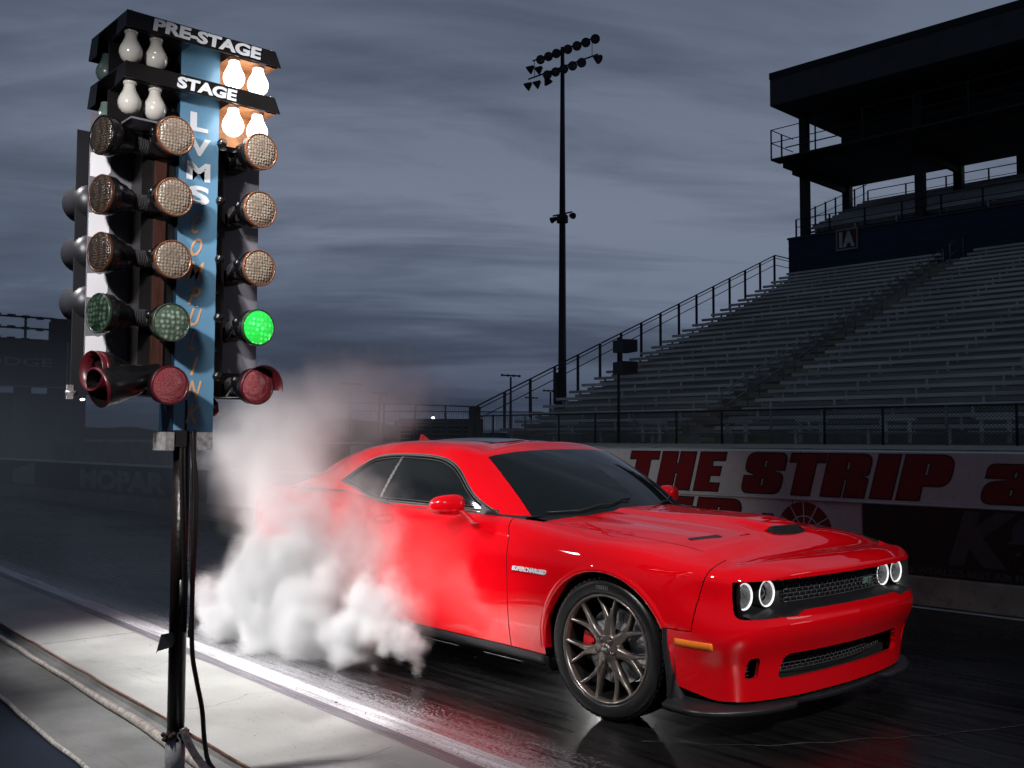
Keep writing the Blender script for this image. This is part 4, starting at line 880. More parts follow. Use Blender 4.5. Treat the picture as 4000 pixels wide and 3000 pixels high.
# nose openings: signed distance of rounded boxes in the y-z plane (front only)
def rbox(y, z, cy, cz, hy, hz, r):
    dy = np.abs(y - cy) - (hy - r); dz = np.abs(z - cz) - (hz - r)
    return np.sqrt(np.maximum(dy, 0) ** 2 + np.maximum(dz, 0) ** 2) + np.minimum(np.maximum(dy, dz), 0) - r
def openF(P):
    y, z = P[..., 1], P[..., 2]; zb = .600 + .024 * np.clip((.50 - y) / .05, 0, 1); zt = .774 - .004 * (y / .8) ** 2
    ye = .840; a_ = np.maximum(zb - z + .035, 0); c_ = np.maximum(y - ye + .035, 0); d = np.maximum(np.maximum(np.maximum(zb - z, z - zt), y - ye), np.hypot(a_, c_) - .035)
    return np.where(P[..., 0] > .3, d, 1.0)
intM = lambda P: np.where(P[..., 0] > .3, np.maximum(rbox(P[..., 1], P[..., 2], 0, .352, .565 - .35 * np.maximum(0, P[..., 2] - .32), .058, .030), -9), 1.0)
intS = lambda P: np.where(P[..., 0] > .3, rbox(P[..., 1], P[..., 2], .728, .36, .032, .050, .028), 1.0)
for F in (archF, archR, doorF, doorR, seamV, seamH, openF, intM, intS): snap(G, F)
C = centers(G); vn = vnormals(G)
FL = 1 if (vn[len(G) // 2, 40, 1] > 0) else -1
hole = (archF(C) < 0) | (archR(C) < 0) | (openF(C) < 0) | (intM(C) < 0) | (intS(C) < 0)
isdoor = (doorF(C) < 0) & (doorR(C) > 0); front = doorF(C) >= 0
bump = front & (((seamV(C) > 0) & (C[..., 2] < .70)) | ((seamH(C) < 0) & (C[..., 0] > .30)) | ((seamV(C) > 0) & (C[..., 1] < 9)))
rear = ~front & ~isdoor
kw = dict(flip=FL)
panel(G, bump & ~hole, 'front_fascia', m_paint, car, mirror=True, gap=.0028, flange=.022, flip=FL)
fenders = both(G, front & ~bump & ~hole, 'fender', m_paint, car, dark=True, gap=.0030, flange=.016, flip=FL)
doors = both(G, isdoor & ~hole, 'door', m_paint, car, dark=True, gap=.0032, flange=.016, flip=FL)
panel(G, rear & ~hole, 'rear_quarter_body', m_paint, car, mirror=True, gap=.0016, flange=.016, flip=FL)
inner = panel(G - vn * FL * .018, ~hole, 'inner_structure', m_gap, car, gap=0, flange=0, mirror=True, flip=FL)
# rolled wheel-arch lips
def arch_lip(cx, rx, rz, a0, a1, sgn, ymid):
    b = MB(); pts = []
    for k in range(41):
        a = R(lerp(a0, a1, k / 40)); x, z = cx + rx * math.cos(a), .352 + rz * math.sin(a)
        gi = np.argmin(((G[..., 0] - x) ** 2 + (G[..., 2] - z) ** 2 + (G[..., 1] < .5) * 9).ravel()); y = G.reshape(-1, 3)[gi, 1]
        pts.append((x, y, z))
    P = np.array(pts); P[2:-2, 1] = (P[:-4, 1] + P[1:-3, 1] + P[2:-2, 1] + P[3:-1, 1] + P[4:, 1]) / 5
    vs = []; prof = ((-.002, .004), (.006, .0065), (.020, .0045), (.034, -.002))
    c = Vector((cx, 0, .352))
    for x, y, z in P:
        d = Vector((x - cx, 0, z - .352)).normalized()
        for r_, o in prof: vs.append((x + d.x * r_, sgn * (y + o), z + d.z * r_))
        vs.append((x - d.x * .002, sgn * (y - .05), z - d.z * .002))
    fs = []
    for k in range(40):
        for j in range(3): fs.append((k * 5 + j, k * 5 + j + 1, (k + 1) * 5 + j + 1, (k + 1) * 5 + j))
        fs.append((k * 5, (k + 1) * 5, (k + 1) * 5 + 4, k * 5 + 4))
    return b.add(vs, fs, True)
for sgn, fd in ((1, fenders[0]), (-1, fenders[1])):
    arch_lip(-.003, .434, .405, 25, 187, sgn, .95).build('arch_lip', m_paint, fd)
    arch_lip(-2.951, .425, .395, -4, 184, sgn, .95).build('arch_lip', m_paint, car)
# ---- bonnet
bi = [i for i in range(len(EDGE)) if EDGE[i, 0] > -.66 and EDGE[i, 1] >= 0]
E0 = EDGE[bi[0]:]
fi = int(np.argmax(E0[:, 0] - 3 * np.maximum(0, .70 - E0[:, 1])))     # where the side gap turns into the front line
nose_line = E0[fi:]; side_line = E0[:fi + 1]
nx, ny = 110, 60
sx = np.linspace(0, 1, nx); 
tq = np.linspace(0, 1, nx)
sl = np.stack([np.interp(tq, np.linspace(0, 1, len(side_line)), side_line[:, k]) for k in range(3)], 1)
nl = nose_line[::-1]; nlt = np.linspace(0, 1, len(nl))        # centre -> corner
def smooth(x): x = np.clip(x, 0, 1); return x * x * (3 - 2 * x)
Hd = np.zeros((nx, ny, 3))
for j, wv in enumerate(np.linspace(0, 1, ny)):               # wv 0 centre .. 1 edge
    fx = np.interp(wv, nlt, nl[:, 0]); fz = np.interp(wv, nlt, nl[:, 2]); fy = np.interp(wv, nlt, nl[:, 1])
    cx_ = -.50 - .12 * wv ** 2                                   # cowl line
    y = lerp(sl[:, 1], fy / max(wv, 1e-3) if wv > .02 else sl[:, 1], 0) * wv
    x = lerp(cx_, fx, tq); yy = np.interp(x, side_line[:, 0], side_line[:, 1]) * wv
    yy = np.where(tq > .97, lerp(yy, fy, (tq - .97) / .03), yy)
    ez = np.interp(x, side_line[:, 0], side_line[:, 2])
    crown = .058 * (1 - wv ** 2.3)
    blg = .016 * smooth((.40 - wv) / .10) * smooth((.60 - x) / .35)
    dip = -.007 * np.exp(-((wv - .62) / .12) ** 2) * smooth((.5 - x) / .3)
    ridge = .006 * np.exp(-((wv - .93) / .05) ** 2)
    z = ez + crown + blg + dip
    fade = smooth((x - (fx - .30)) / .30)
    z = lerp(z, lerp(ez + crown, fz, fade), fade) ; z = np.where(tq > .9999, fz, z)
    # keep the slope of the nose: blend towards a straight fall to the front line
    Hd[:, j, 0] = x; Hd[:, j, 1] = yy; Hd[:, j, 2] = z
def hood_z(x, y):
    d = (Hd[..., 0] - x) ** 2 + (Hd[..., 1] - abs(y)) ** 2; return Hd.reshape(-1, 3)[int(np.argmin(d)), 2]
vh = vnormals(Hd); FH = 1 if vh[50, 30, 2] > 0 else -1
hood = panel(Hd, np.ones((nx - 1, ny - 1), bool), 'bonnet', m_paint, car, dark=True, mirror=True, gap=.0028, flange=.016, flip=FH)
panel(Hd - np.array([0, 0, .02]), np.ones((nx - 1, ny - 1), bool), 'inner_structure', m_gap, car, mirror=True, gap=-.02, flange=0, flip=FH)
# centre scoop: a raised plateau whose blunt front is the dark intake
SC = []
for i, x in enumerate(np.linspace(-.46, .475, 40)):
    row = []; hw = lerp(.25, .150, smooth((x + .46) / .93)); rise = .030 * smooth((x + .42) / .9)
    for v in np.linspace(0, 1, 22):
        y = v * (hw + .06); k = 1 - smooth((y - hw + .035) / .085); row.append((x - .03 * v * v * smooth((x - .2) / .27), y, hood_z(x, y) + rise * k - .0015 + .002 * (k > .05)))
    SC.append(row)
SC = np.array(SC); vsn = vnormals(SC); panel(SC, np.ones((39, 21), bool), 'scoop', m_paint, hood, mirror=True, gap=0, flange=0, flip=1 if vsn[20, 10, 2] > 0 else -1)
zt = SC[-1, 0, 2]
b = MB(); xs0 = .475
top = [(SC[-1, j, 0], SC[-1, j, 1], SC[-1, j, 2] - .001) for j in range(17)]; bot = [(x + .048, y * .93, hood_z(x + .048, y) + .0015) for x, y, z in top]
vs = top + bot; n = len(top); b.add(vs, [(j, j + 1, j + 1 + n, j + n) for j in range(n - 1)]); b.add([(x, -y, z) for x, y, z in vs], [(j, j + 1, j + 1 + n, j + n) for j in range(n - 1)]); b.build('scoop_intake', m_gap, hood)
b = MB()
for k in (.2, .4, .6, .8):
    pts = [tuple(Vector(t_).lerp(Vector(b_), k) + Vector((.003, 0, .003))) for t_, b_ in zip(top, bot)]; b.tube([(x, -y, z) for x, y, z in pts[::-1]] + pts[1:], .0022, 4)
b.build('scoop_grille', m_trim, hood)
for s in (1, -1):
    b = MB(); q = [(.30, .44), (.34, .60), (.385, .60), (.345, .44)]; q = [(.355, .45), (.30, .63), (.335, .64), (.405, .47)]
    b.add([(x, s * y, hood_z(x, y) + .003) for x, y in q], [(0, 1, 2, 3)]); b.build('bonnet_vent', m_trim, hood)
# ---- cabin
def gnet():
    st = []
    def S_(base, top, rail, spine, bulge=(0, 0, 0)):
        base, top, rail, spine = map(np.array, (base, top, rail, spine)); base = base.astype(float); bulge = np.array(bulge)
        m1 = lerp(base, top, .33) + bulge * .9; m2 = lerp(base, top, .68) + bulge * .9
        a = lerp(rail, spine, .35) + np.array([0, 0, .016]) ; c = lerp(rail, spine, .70) + np.array([0, 0, .008])
        return [base, m1, m2, top, rail, a, c, spine]
    st.append(S_((-.50, 0, 1.000), (-1.20, 0, 1.372), (-1.27, 0, 1.394), (-1.50, 0, 1.425), (.03, 0, .018)))
    st.append(S_((-.535, .25, .998), (-1.215, .22, 1.368), (-1.285, .215, 1.391), (-1.52, 0, 1.427), (.03, 0, .018)))
    st.append(S_((-.635, .50, .992), (-1.255, .43, 1.354), (-1.325, .42, 1.380), (-1.56, 0, 1.430), (.025, 0, .016)))
    st.append(S_((-.80, .705, .980), (-1.335, .590, 1.322), (-1.40, .570, 1.350), (-1.62, 0, 1.434), (.012, .008, .010)))
    st.append(S_((-.925, .785, .980), (-1.405, .632, 1.305), (-1.46, .600, 1.350), (-1.68, 0, 1.437), (0, .012, .008)))
    st.append(S_((-1.10, .815, .980), (-1.52, .655, 1.318), (-1.56, .612, 1.368), (-1.74, 0, 1.440), (0, .014, .006)))
    st.append(S_((-1.45, .822, .984), (-1.75, .662, 1.338), (-1.77, .612, 1.388), (-1.86, 0, 1.444), (0, .014, 0)))
    st.append(S_((-1.90, .824, .990), (-2.02, .662, 1.346), (-2.03, .608, 1.398), (-2.06, 0, 1.447), (0, .014, 0)))
    st.append(S_((-2.28, .822, 1.000), (-2.32, .654, 1.343), (-2.32, .598, 1.394), (-2.28, 0, 1.446), (0, .014, 0)))
    st.append(S_((-2.62, .815, 1.040), (-2.62, .640, 1.325), (-2.60, .584, 1.375), (-2.48, 0, 1.440), (0, .014, 0)))
    st.append(S_((-2.95, .800, 1.062), (-2.92, .620, 1.280), (-2.88, .566, 1.335), (-2.62, 0, 1.432), (0, .012, 0)))
    st.append(S_((-3.30, .780, 1.066), (-3.22, .600, 1.200), (-3.17, .548, 1.262), (-2.74, 0, 1.422), (0, .01, 0)))
    st.append(S_((-3.62, .745, 1.062), (-3.50, .575, 1.118), (-3.42, .520, 1.172), (-2.82, 0, 1.412), (0, .008, .004)))
    st.append(S_((-3.72, .60, 1.066), (-3.60, .500, 1.100), (-3.50, .450, 1.145), (-2.86, 0, 1.406), (0, 0, .006)))
    st.append(S_((-3.74, .30, 1.076), (-3.64, .26, 1.104), (-3.54, .24, 1.146), (-2.88, 0, 1.402), (0, 0, .006)))
    st.append(S_((-3.75, 0, 1.080), (-3.65, 0, 1.108), (-3.55, 0, 1.150), (-2.89, 0, 1.400), (0, 0, .006)))
    return np.array(st)
gn = gnet(); gn[0, :, 1] = 0; gn[-1, :, 1] = 0; gn[:, -1, 1] = 0
K = surface(gn, .012, .012); K[:, -1, 1] = 0; K[0, :, 1] = 0; K[-1, :, 1] = 0
def polydist(px_, pz_, poly):
    """signed distance to a closed polygon, negative inside"""
    d = np.full(px_.shape, 9.0); ins = np.zeros(px_.shape, bool); n = len(poly)
    for i in range(n):
        (x0, z0), (x1, z1) = poly[i - 1], poly[i]; ex, ez = x1 - x0, z1 - z0; wx, wz = px_ - x0, pz_ - z0
        t = np.clip((wx * ex + wz * ez) / (ex * ex + ez * ez + 1e-12), 0, 1); d = np.minimum(d, np.hypot(wx - ex * t, wz - ez * t))
        c = ((z0 <= pz_) != (z1 <= pz_)); xi = x0 + (pz_ - z0) / np.where(abs(ez) < 1e-9, 1e-9, ez) * ex; ins ^= c & (px_ < xi)
    return np.where(ins, -d, d)
side_open = rounded([(-.985, .996), (-1.235, 1.085), (-1.435, 1.235), (-1.60, 1.310), (-1.80, 1.334), (-2.16, 1.342), (-2.45, 1.325), (-2.60, 1.270), (-2.80, 1.130), (-2.52, 1.075), (-2.34, 1.022), (-2.18, 1.006)], [.01, .1, .1, .09, .09, .1, .09, .08, .02, .06, .06, .08], 4)
lat = lambda P: (P[..., 1] > .45)
def sideW(P, off=0.0): return np.where((P[..., 1] > .50) & (P[..., 0] < -.9) & (P[..., 0] > -2.95), polydist(P[..., 0], P[..., 2], side_open) + off, 1.0)
ws_edge = [(-.795, .700), (-1.335, .592)]
nsn = K.shape[0]; kst = chords(gn); frac = kst / kst[-1] * (nsn - 1); rows_k = chords(gn.transpose(1, 0, 2)); rfr = rows_k / rows_k[-1] * (K.shape[1] - 1)
ii, jj = np.meshgrid(np.arange(nsn), np.arange(K.shape[1]), indexing='ij')
def pin(K, F2):     # curves given in grid coordinates
    return snap(K, F2)
wsI = frac[3] - .2; wsJ = rfr[3]
wmask = (ii[:-1, :-1] < round(wsI)) & (jj[:-1, :-1] < round(wsJ))
rI = round(frac[12]); rJ0, rJ1 = round(rfr[3]), round(rfr[4] + (rfr[7] - rfr[4]) * .62)
rmask = (ii[:-1, :-1] >= rI) & (jj[:-1, :-1] >= rJ0) & (jj[:-1, :-1] < rJ1)
snap(K, sideW)
CK = centers(K); vk = vnormals(K); FK = 1 if vk[nsn // 2, 10, 1] > 0 else -1
smask = sideW(CK) < 0
cabin = panel(K, ~wmask & ~smask & ~rmask, 'cabin_shell', m_paint, car, mirror=True, gap=0, flange=.02, flip=FK)
panel(K, wmask, 'windscreen', m_glass, car, mirror=True, gap=.003, flange=.0, flip=FK, out=.001)
panel(K, rmask, 'rear_window', m_glass, car, mirror=True, gap=.003, flange=.0, flip=FK, out=.001)
panel(K - vk * FK * .024, np.ones_like(wmask), 'inner_structure', m_gap, car, mirror=True, gap=0, flange=0, flip=FK)
# side glass set in, dark surround following the opening
bp_ = lambda P: P[..., 0] - (-2.19 - .33 * (P[..., 2] - 1.0) * .0 - .0) - 0
bpillar = lambda P: P[..., 0] - (-2.235 + .28 * (P[..., 2] - 1.0))
K2 = K - vk * FK * .009; CK2 = centers(K2)
kk = K2.copy(); 
both(K2, smask & (bpillar(CK2) > .012), 'door_window', m_glass, car, gap=.001, flange=0, flip=FK)
both(K2, smask & (bpillar(CK2) < -.012), 'quarter_window', m_glass, car, gap=.001, flange=0, flip=FK)
both(K2, smask & (np.abs(bpillar(CK2)) <= .012), 'window_pillar', m_seal, car, gap=.0, flange=0, flip=FK, out=.003)
def curve_on_cabin(poly, off, sgn):
    out_ = []
    for x, z in poly:
        d = (K[..., 0] - x) ** 2 + (K[..., 2] - z) ** 2 + (K[..., 1] < .5) * 9; i = int(np.argmin(d)); i, j = divmod(i, K.shape[1]); p = K[i, j] + vk[i, j] * FK * off
        out_.append(Vector((x, sgn * p[1], z)))
    for _ in range(3): out_ = [out_[0]] + [(out_[i - 1] + out_[i] * 2 + out_[i + 1]) / 4 for i in range(1, len(out_) - 1)] + [out_[-1]]
    return out_
dense = []
for i in range(len(side_open)):
    a_, b_ = Vector(side_open[i - 1]), Vector(side_open[i]); n_ = max(1, int((b_ - a_).length / .03)); dense += [tuple(a_.lerp(b_, k / n_)) for k in range(n_)]
def inset(poly, k):
    c_ = []
    n = len(poly)
    ar = sum(poly[i - 1][0] * poly[i][1] - poly[i][0] * poly[i - 1][1] for i in range(n)); sg = 1 if ar > 0 else -1
    for i in range(n):
        t_ = Vector(poly[(i + 1) % n]) - Vector(poly[i - 1]); t_ = t_.normalized(); c_.append((poly[i][0] - t_.y * k * sg, poly[i][1] + t_.x * k * sg))
    return c_
for s in (1, -1):
    for k_, rr, mm, nm in ((.012, .008, m_seal, 'window_seal'), (.002, .0032, m_satin, 'window_trim'), (.030, .003, m_seal, 'window_seal')):
        pts = curve_on_cabin(inset(dense, k_), -.001, s); b = MB(); b.tube(pts + [pts[0]], rr, 6); b.build(nm, mm, car)
# boot deck
dl = EDGE[(EDGE[:, 0] < -3.30)]
D = np.zeros((40, 30, 3))
side_d = EDGE[(EDGE[:, 0] < -3.28) & (np.arange(len(EDGE)) > 40)]
ztail = [p for p in EDGE[:200] if p[0] < -3.6]
tail = EDGE[: int(np.argmax(EDGE[:, 1] > .70)) + 1]
for j, wv in enumerate(np.linspace(0, 1, 30)):
    tx = np.interp(wv * .70, tail[:, 1], tail[:, 0]); tz = np.interp(wv * .70, tail[:, 1], tail[:, 2])
    for i, t_ in enumerate(np.linspace(0, 1, 40)):
        x = lerp(-3.40, tx, t_); y = wv * lerp(.80, .70, t_); D[i, j] = (x, y, lerp(1.062 + .018 * (1 - wv ** 2), tz, smooth(t_ * 1.05 - .05)) + .012 * math.exp(-((t_ - .9) / .08) ** 2))
vd = vnormals(D); panel(D, np.ones((39, 29), bool), 'boot_lid', m_paint, car, mirror=True, gap=0, flange=.01, flip=1 if vd[20, 10, 2] > 0 else -1)
# sunroof, antenna, belt filler between door top and glass
b = MB(); vs = []
for x in np.linspace(-2.15, -1.62, 12):
    for y in np.linspace(-.38, .38, 14):
        i, j = divmod(int(np.argmin((K[..., 0] - x) ** 2 + (K[..., 1] - abs(y)) ** 2 + (K[..., 2] < 1.3) * 9)), K.shape[1]); vs.append((x, y, K[i, j, 2] + .004 - .02 * (abs(y) > .37)))
b.add(vs, [(i * 14 + j, i * 14 + j + 1, (i + 1) * 14 + j + 1, (i + 1) * 14 + j) for i in range(11) for j in range(13)], True); b.build('sunroof', m_glass, car)
b = MB(); b.add([(-2.86, -.012, 1.41), (-2.70, -.012, 1.415), (-2.86, .012, 1.41), (-2.70, .012, 1.415), (-2.845, 0, 1.478), (-2.815, 0, 1.474)], [(0, 1, 5, 4), (2, 4, 5, 3), (0, 4, 2), (1, 3, 5)]); b.build('antenna', m_paint, car)
for s in (1, -1):     # belt moulding closing door top to glass
    vs = []; top_e = G[:, -1]; sel = [p for p in top_e if -3.6 < p[0] < -.74 and p[1] > .5]
    for p in sel:
        i, j = divmod(int(np.argmin((K[:, 0, 0] - p[0]) ** 2 + (K[:, 0, 1] < .5) * 9)), 1); q = K[i, 0]
        vs += [(p[0], s * (p[1] + .003), p[2] - .002), (p[0], s * (p[1] - .006), p[2] + .010), (q[0], s * (q[1] - .012), max(q[2], p[2]) + .006)]
    n = len(sel); fs = [(k * 3 + a_, (k + 1) * 3 + a_, (k + 1) * 3 + a_ + 1, k * 3 + a_ + 1) for k in range(n - 1) for a_ in (0, 1)]
    b = MB(); b.add(vs, fs, True); b.build('belt_moulding', m_seal, car)
# ---- everything bolted to the body
GF = G.reshape(-1, 3); VNF = (vn * FL).reshape(-1, 3)
def skin(x, z):      # right-hand rule: body side point and normal at (x, z)
    d = (GF[:, 0] - x) ** 2 + (GF[:, 2] - z) ** 2 + (GF[:, 1] < .45) * 9; i = np.argsort(d)[:4]; w_ = 1 / (d[i] + 1e-6); w_ /= w_.sum(); return (GF[i] * w_[:, None]).sum(0), (VNF[i] * w_[:, None]).sum(0)
def nose(y, z):
    d = (GF[:, 1] - y) ** 2 + (GF[:, 2] - z) ** 2 + (GF[:, 0] < .3) * 9; i = int(np.argmin(d)); return GF[i]
m_tyre = mat('tyre_rubber', (.010, .010, .011), .36, var=.3, vs=9, bump=.1, bs=60)
m_rim = mat('rim_bronze', (.24, .205, .185), .30, .85, var=.08, vs=8)
m_rimd = mat('rim_barrel', (.012, .010, .010), .4, .4)
m_disc = mat('disc_steel', (.80, .80, .80), .35, .6, var=.1, vs=20)
m_cal = mat('caliper_red', (.85, .015, .02), .3)
m_clear = bpy.data.materials.new('clear_glass'); nodes_of(m_clear); setp(m_clear.node_tree.nodes['Principled BSDF'], base_color=(1, 1, 1), roughness=0.0, transmission_weight=1.0, ior=1.12)
m_halo = mat('halo_ring', (.8, .8, .8), .3, var=0); setp(m_halo.node_tree.nodes['Principled BSDF'], emission_color=(1, 1, 1), emission_strength=.8)
m_bowl = mat('lamp_bowl', (.90, .90, .92), .38, .25, var=.2, vs=60)
m_amber = mat('marker_amber', (.85, .20, .02), .2, var=.1, vs=60, coat_weight=.5)
# underbody and wheel housings
b = MB(); b.box(-2.44, -.50, -.86, .86, .215, .50); b.box(-3.7, .55, -.55, .55, .22, .62); b.box(.50, .70, -.62, .62, .19, .30); b.build('underbody', m_gap, car)
for cx in (-.003, -2.951):
    for s in (1, -1):
        b = MB(); b.lathe([(.46, 0), (.46, .36), (.05, .36)], axes((cx, s * .93, .352), (1, 0, 0), (0, 0, 1), (0, -s, 0)), 24, True, R(-25), R(205)); b.build('wheel_housing', m_gap, car)
# wheel
def make_wheel():
    wo = empty('wheel', (0, 0, 0), 0, car)       # local: Y = outward axis (face at y 0), X forward, Z up
    Mw = axes((0, 0, 0), (1, 0, 0), (0, 0, -1), (0, 1, 0))
    b = MB(); b.lathe([(.276, -.008), (.281, .005), (.292, .008), (.310, .010), (.330, .010), (.345, .004), (.353, -.008), (.358, -.022), (.361, -.045), (.362, -.13), (.361, -.215), (.353, -.252), (.33, -.268), (.27, -.262), (.262, -.22), (.262, -.03)], Mw, 96); b.build('tyre', m_tyre, wo)
    b = MB()
    for k in range(64):          # tread blocks over the shoulder
        a = 2 * math.pi * k / 64
        for (h0, h1, da) in ((-.012, -.062, 0), (-.070, -.125, .02), (-.135, -.19, .04), (-.198, -.245, .06)):
            q = []
            for aa, hh in ((a + da, h0), (a + da + .058, h0 - .004), (a + da + .078, h1), (a + da + .02, h1)):
                rr = .3655 if -.20 < hh < -.04 else .361; q.append((rr, aa, hh))
            vs = [Mw @ Vector((r_ * math.cos(t_), r_ * math.sin(t_), h)) for r_, t_, h in q] + [Mw @ Vector(((r_ - .012) * math.cos(t_), (r_ - .012) * math.sin(t_), h)) for r_, t_, h in q]
            b.add(vs, [(0, 1, 2, 3), (0, 4, 5, 1), (1, 5, 6, 2), (2, 6, 7, 3), (3, 7, 4, 0)])
    b.build('tread', m_tyre, wo)
    b = MB(); b.lathe([(.277, -.012), (.2785, .003), (.274, .007), (.266, .004), (.262, -.006), (.259, -.030)], Mw, 80)
    b.build('rim_lip', m_rim, wo)
    b = MB(); b.lathe([(.257, -.030), (.250, -.07), (.245, -.20), (.20, -.215), (.20, -.22)], Mw, 64); b.build('rim_barrel', m_rimd, wo)
    for k in range(7):
        th = math.pi / 2 + 2 * math.pi * k / 7 + .50 * 2 * math.pi / 7 + R(-1)
        for sg_ in (1, -1):
            path = [(.030, .0, .034, -.012), (.070, .2, .028, -.014), (.105, .6, .0225, -.020), (.135, 2.0, .0195, -.024), (.168, 5.2, .0125, -.025), (.210, 9.1, .0088, -.021), (.245, 11.7, .0080, -.012), (.266, 12.86, .0098, -.003)]
            vs = []; 
            for i, (r_, da, w_, h) in enumerate(path):
                t_ = th + sg_ * R(da); c = Vector((r_ * math.cos(t_), r_ * math.sin(t_)))
                r2, d2 = (path[i + 1][0], path[i + 1][1]) if i < 7 else (.275, 13.2); c2 = Vector((r2 * math.cos(th + sg_ * R(d2)), r2 * math.sin(th + sg_ * R(d2)))); u = (c2 - c).normalized(); n_ = Vector((-u.y, u.x))
                for ox, oh in ((-1, -.040), (-1, -.006), (-.6, 0), (.6, 0), (1, -.006), (1, -.040)): p = c + n_ * w_ * ox; vs.append(Mw @ Vector((p.x, p.y, h + oh)))
            fs = [(i * 6 + j, i * 6 + (j + 1) % 6, (i + 1) * 6 + (j + 1) % 6, (i + 1) * 6 + j) for i in range(7) for j in range(6)]
            if sg_ > 0: spk = MB()
            spk.add(vs, fs, True)
        spk.build('spoke', m_rim, wo)
    b = MB(); b.lathe([(.0, -.012), (.066, -.012), (.078, -.020), (.080, -.06)], Mw, 40); b.lathe([(0, .004), (.024, .003), (.029, -.002), (.031, -.010)], Mw, 28)
    b.build('hub', m_rim, wo)
    for k in range(5):
        a = math.pi / 2 + 2 * math.pi * k / 5; c = (.054 * math.cos(a), .054 * math.sin(a), 0); Ml = Mw @ Matrix.Translation(c)
        b = MB(); b.lathe([(.0165, -.0115), (.0155, -.0105), (.0145, -.018)], Ml, 16); b.build('lug_recess', m_rimd, wo)
        b = MB(); b.lathe([(0, .010), (.006, .009), (.0095, .004), (.0105, -.012)], Ml, 6, True); b.build('lug_nut', m_chrome, wo)
    dsc = MB(); dsc.lathe([(.085, -.105), (.195, -.105), (.195, -.135), (.085, -.135)], Mw, 48, False); dsc = dsc.build('brake_disc', m_disc, wo)
    b = MB()
    for k in range(36):
        a = 2 * math.pi * k / 36; b.add([Mw @ Vector((r_ * math.cos(a + o), r_ * math.sin(a + o), -.1042)) for r_, o in ((.125, 0), (.125, .02), (.180, .10), (.180, .08))], [(0, 1, 2, 3)])
    b.build('disc_slot', m_rimd, dsc)
    b = MB(); b.lathe([(0, -.09), (.085, -.09), (.085, -.11)], Mw, 24); b.build('disc_hat', m_rimd, wo)
    return wo
def caliper(wo):
    Mw = axes((0, 0, 0), (1, 0, 0), (0, 0, -1), (0, 1, 0)); b = MB()
    for a0, a1, r0, r1, h in ((160, 202, .135, .205, -.066), (164, 176, .12, .15, -.060), (186, 198, .12, .15, -.060)):
        vs = []
        for k in range(9):
            a = R(a0 + (a1 - a0) * k / 8); 
            for r_, hh in ((r0, -.10), (r0, h - .004), (r0 + .006, h), (r1 - .01, h), (r1, h - .01), (r1, -.14)): vs.append(Mw @ Vector((r_ * math.cos(a), r_ * math.sin(a), hh)))
        b.add(vs, [(i * 6 + j, i * 6 + (j + 1) % 6, (i + 1) * 6 + (j + 1) % 6, (i + 1) * 6 + j) for i in range(8) for j in range(6)] + [(0, 1, 2, 3, 4, 5), (48, 49, 50, 51, 52, 53)])
    return b.build('brake_caliper', m_cal, wo)
whl = make_wheel(); wset = [whl] + [copy_tree(whl, car) for _ in range(3)]
for wo, x, s in zip(wset, (0, -2.951, 0, -2.951), (-1, -1, 1, 1)):
    wo.location = (x, s * .932, .364); wo.rotation_euler = (0, 0, math.pi if s < 0 else 0)
    c_ = caliper(wo)
    if s < 0: c_.rotation_euler = (0, R(180 - 0), 0)   # keep the caliper behind the axle
wset[0].rotation_euler = (0, 0, math.pi + R(4.0))
tl = text("PIRELLI", 'tyre_lettering', mat('tyre_mark', (.10, .10, .105), .5), axes((.045, .0135, .303), (-1, 0, 0), (0, 0, 1), (0, 1, 0)), (.078, .019), whl, bold=.02, depth=.0006)
hubt = text("SRT", 'centre_mark', m_chrome, axes((.016, .0045, -.006), (-1, 0, 0), (0, 0, 1), (0, 1, 0)), (.032, .012), whl, bold=.01, shear=.3, depth=.0004)
# rocker
for s in (1, -1):
    b = MB(); vs = []
    for x in np.linspace(-2.52, -.42, 30):
        y = skin(x, .27)[0][1]; vs += [(x, s * (y - .004), .258), (x, s * (y - .002), .250), (x, s * (y - .012), .215), (x, s * (y - .030), .192), (x, s * (y - .12), .190)]
    b.add(vs, [(i * 5 + j, i * 5 + j + 1, (i + 1) * 5 + j + 1, (i + 1) * 5 + j) for i in range(29) for j in range(4)], True); b.add(vs[:5], [(0, 1, 2, 3, 4)]); b.add(vs[-5:], [(0, 1, 2, 3, 4)]); rk = b.build('side_skirt', m_trim, car)
    b = MB(); b.tube([(-1.0, s * .895, .186), (-.66, s * .897, .186)], .0022, 5); b.tube([(-1.66, s * .895, .186), (-1.24, s * .897, .186)], .0016, 5); b.build('skirt_strip', m_satin, rk)
# splitter
so_ = [(.838, 0), (.832, .2), (.800, .36), (.795, .405), (.835, .465), (.826, .60), (.795, .73), (.725, .86), (.655, .945), (.59, .985), (.50, .985), (.415, .975)]
so_ = rounded([(-1, 0)] + so_, [0, 0, .05, .03, .03, .03, .06, .08, .05, .04, .05, .03, 0], 4)[1:]
si_ = []
for x, y in so_: si_.append((max(.40, x - .14), max(0, y - .10 if y > .5 else y)))
full = [(x, -y) for x, y in so_[::-1]] + so_[1:]; fin_ = [(x, -y) for x, y in si_[::-1]] + si_[1:]
b = MB(); n = len(full); vs = []
for (x, y), (xi, yi) in zip(full, fin_): vs += [(xi, yi, .205), (lerp(x, xi, .12), lerp(y, yi, .12), .181), (x - .003, y, .176), (x, y, .168), (x - .002, y, .152), (x - .02, y * .98, .147), (xi, yi, .147)]
b.add(vs, [(i * 7 + j, i * 7 + j + 1, (i + 1) * 7 + j + 1, (i + 1) * 7 + j) for i in range(n - 1) for j in range(6)], True); b.build('front_splitter', m_trim, car)
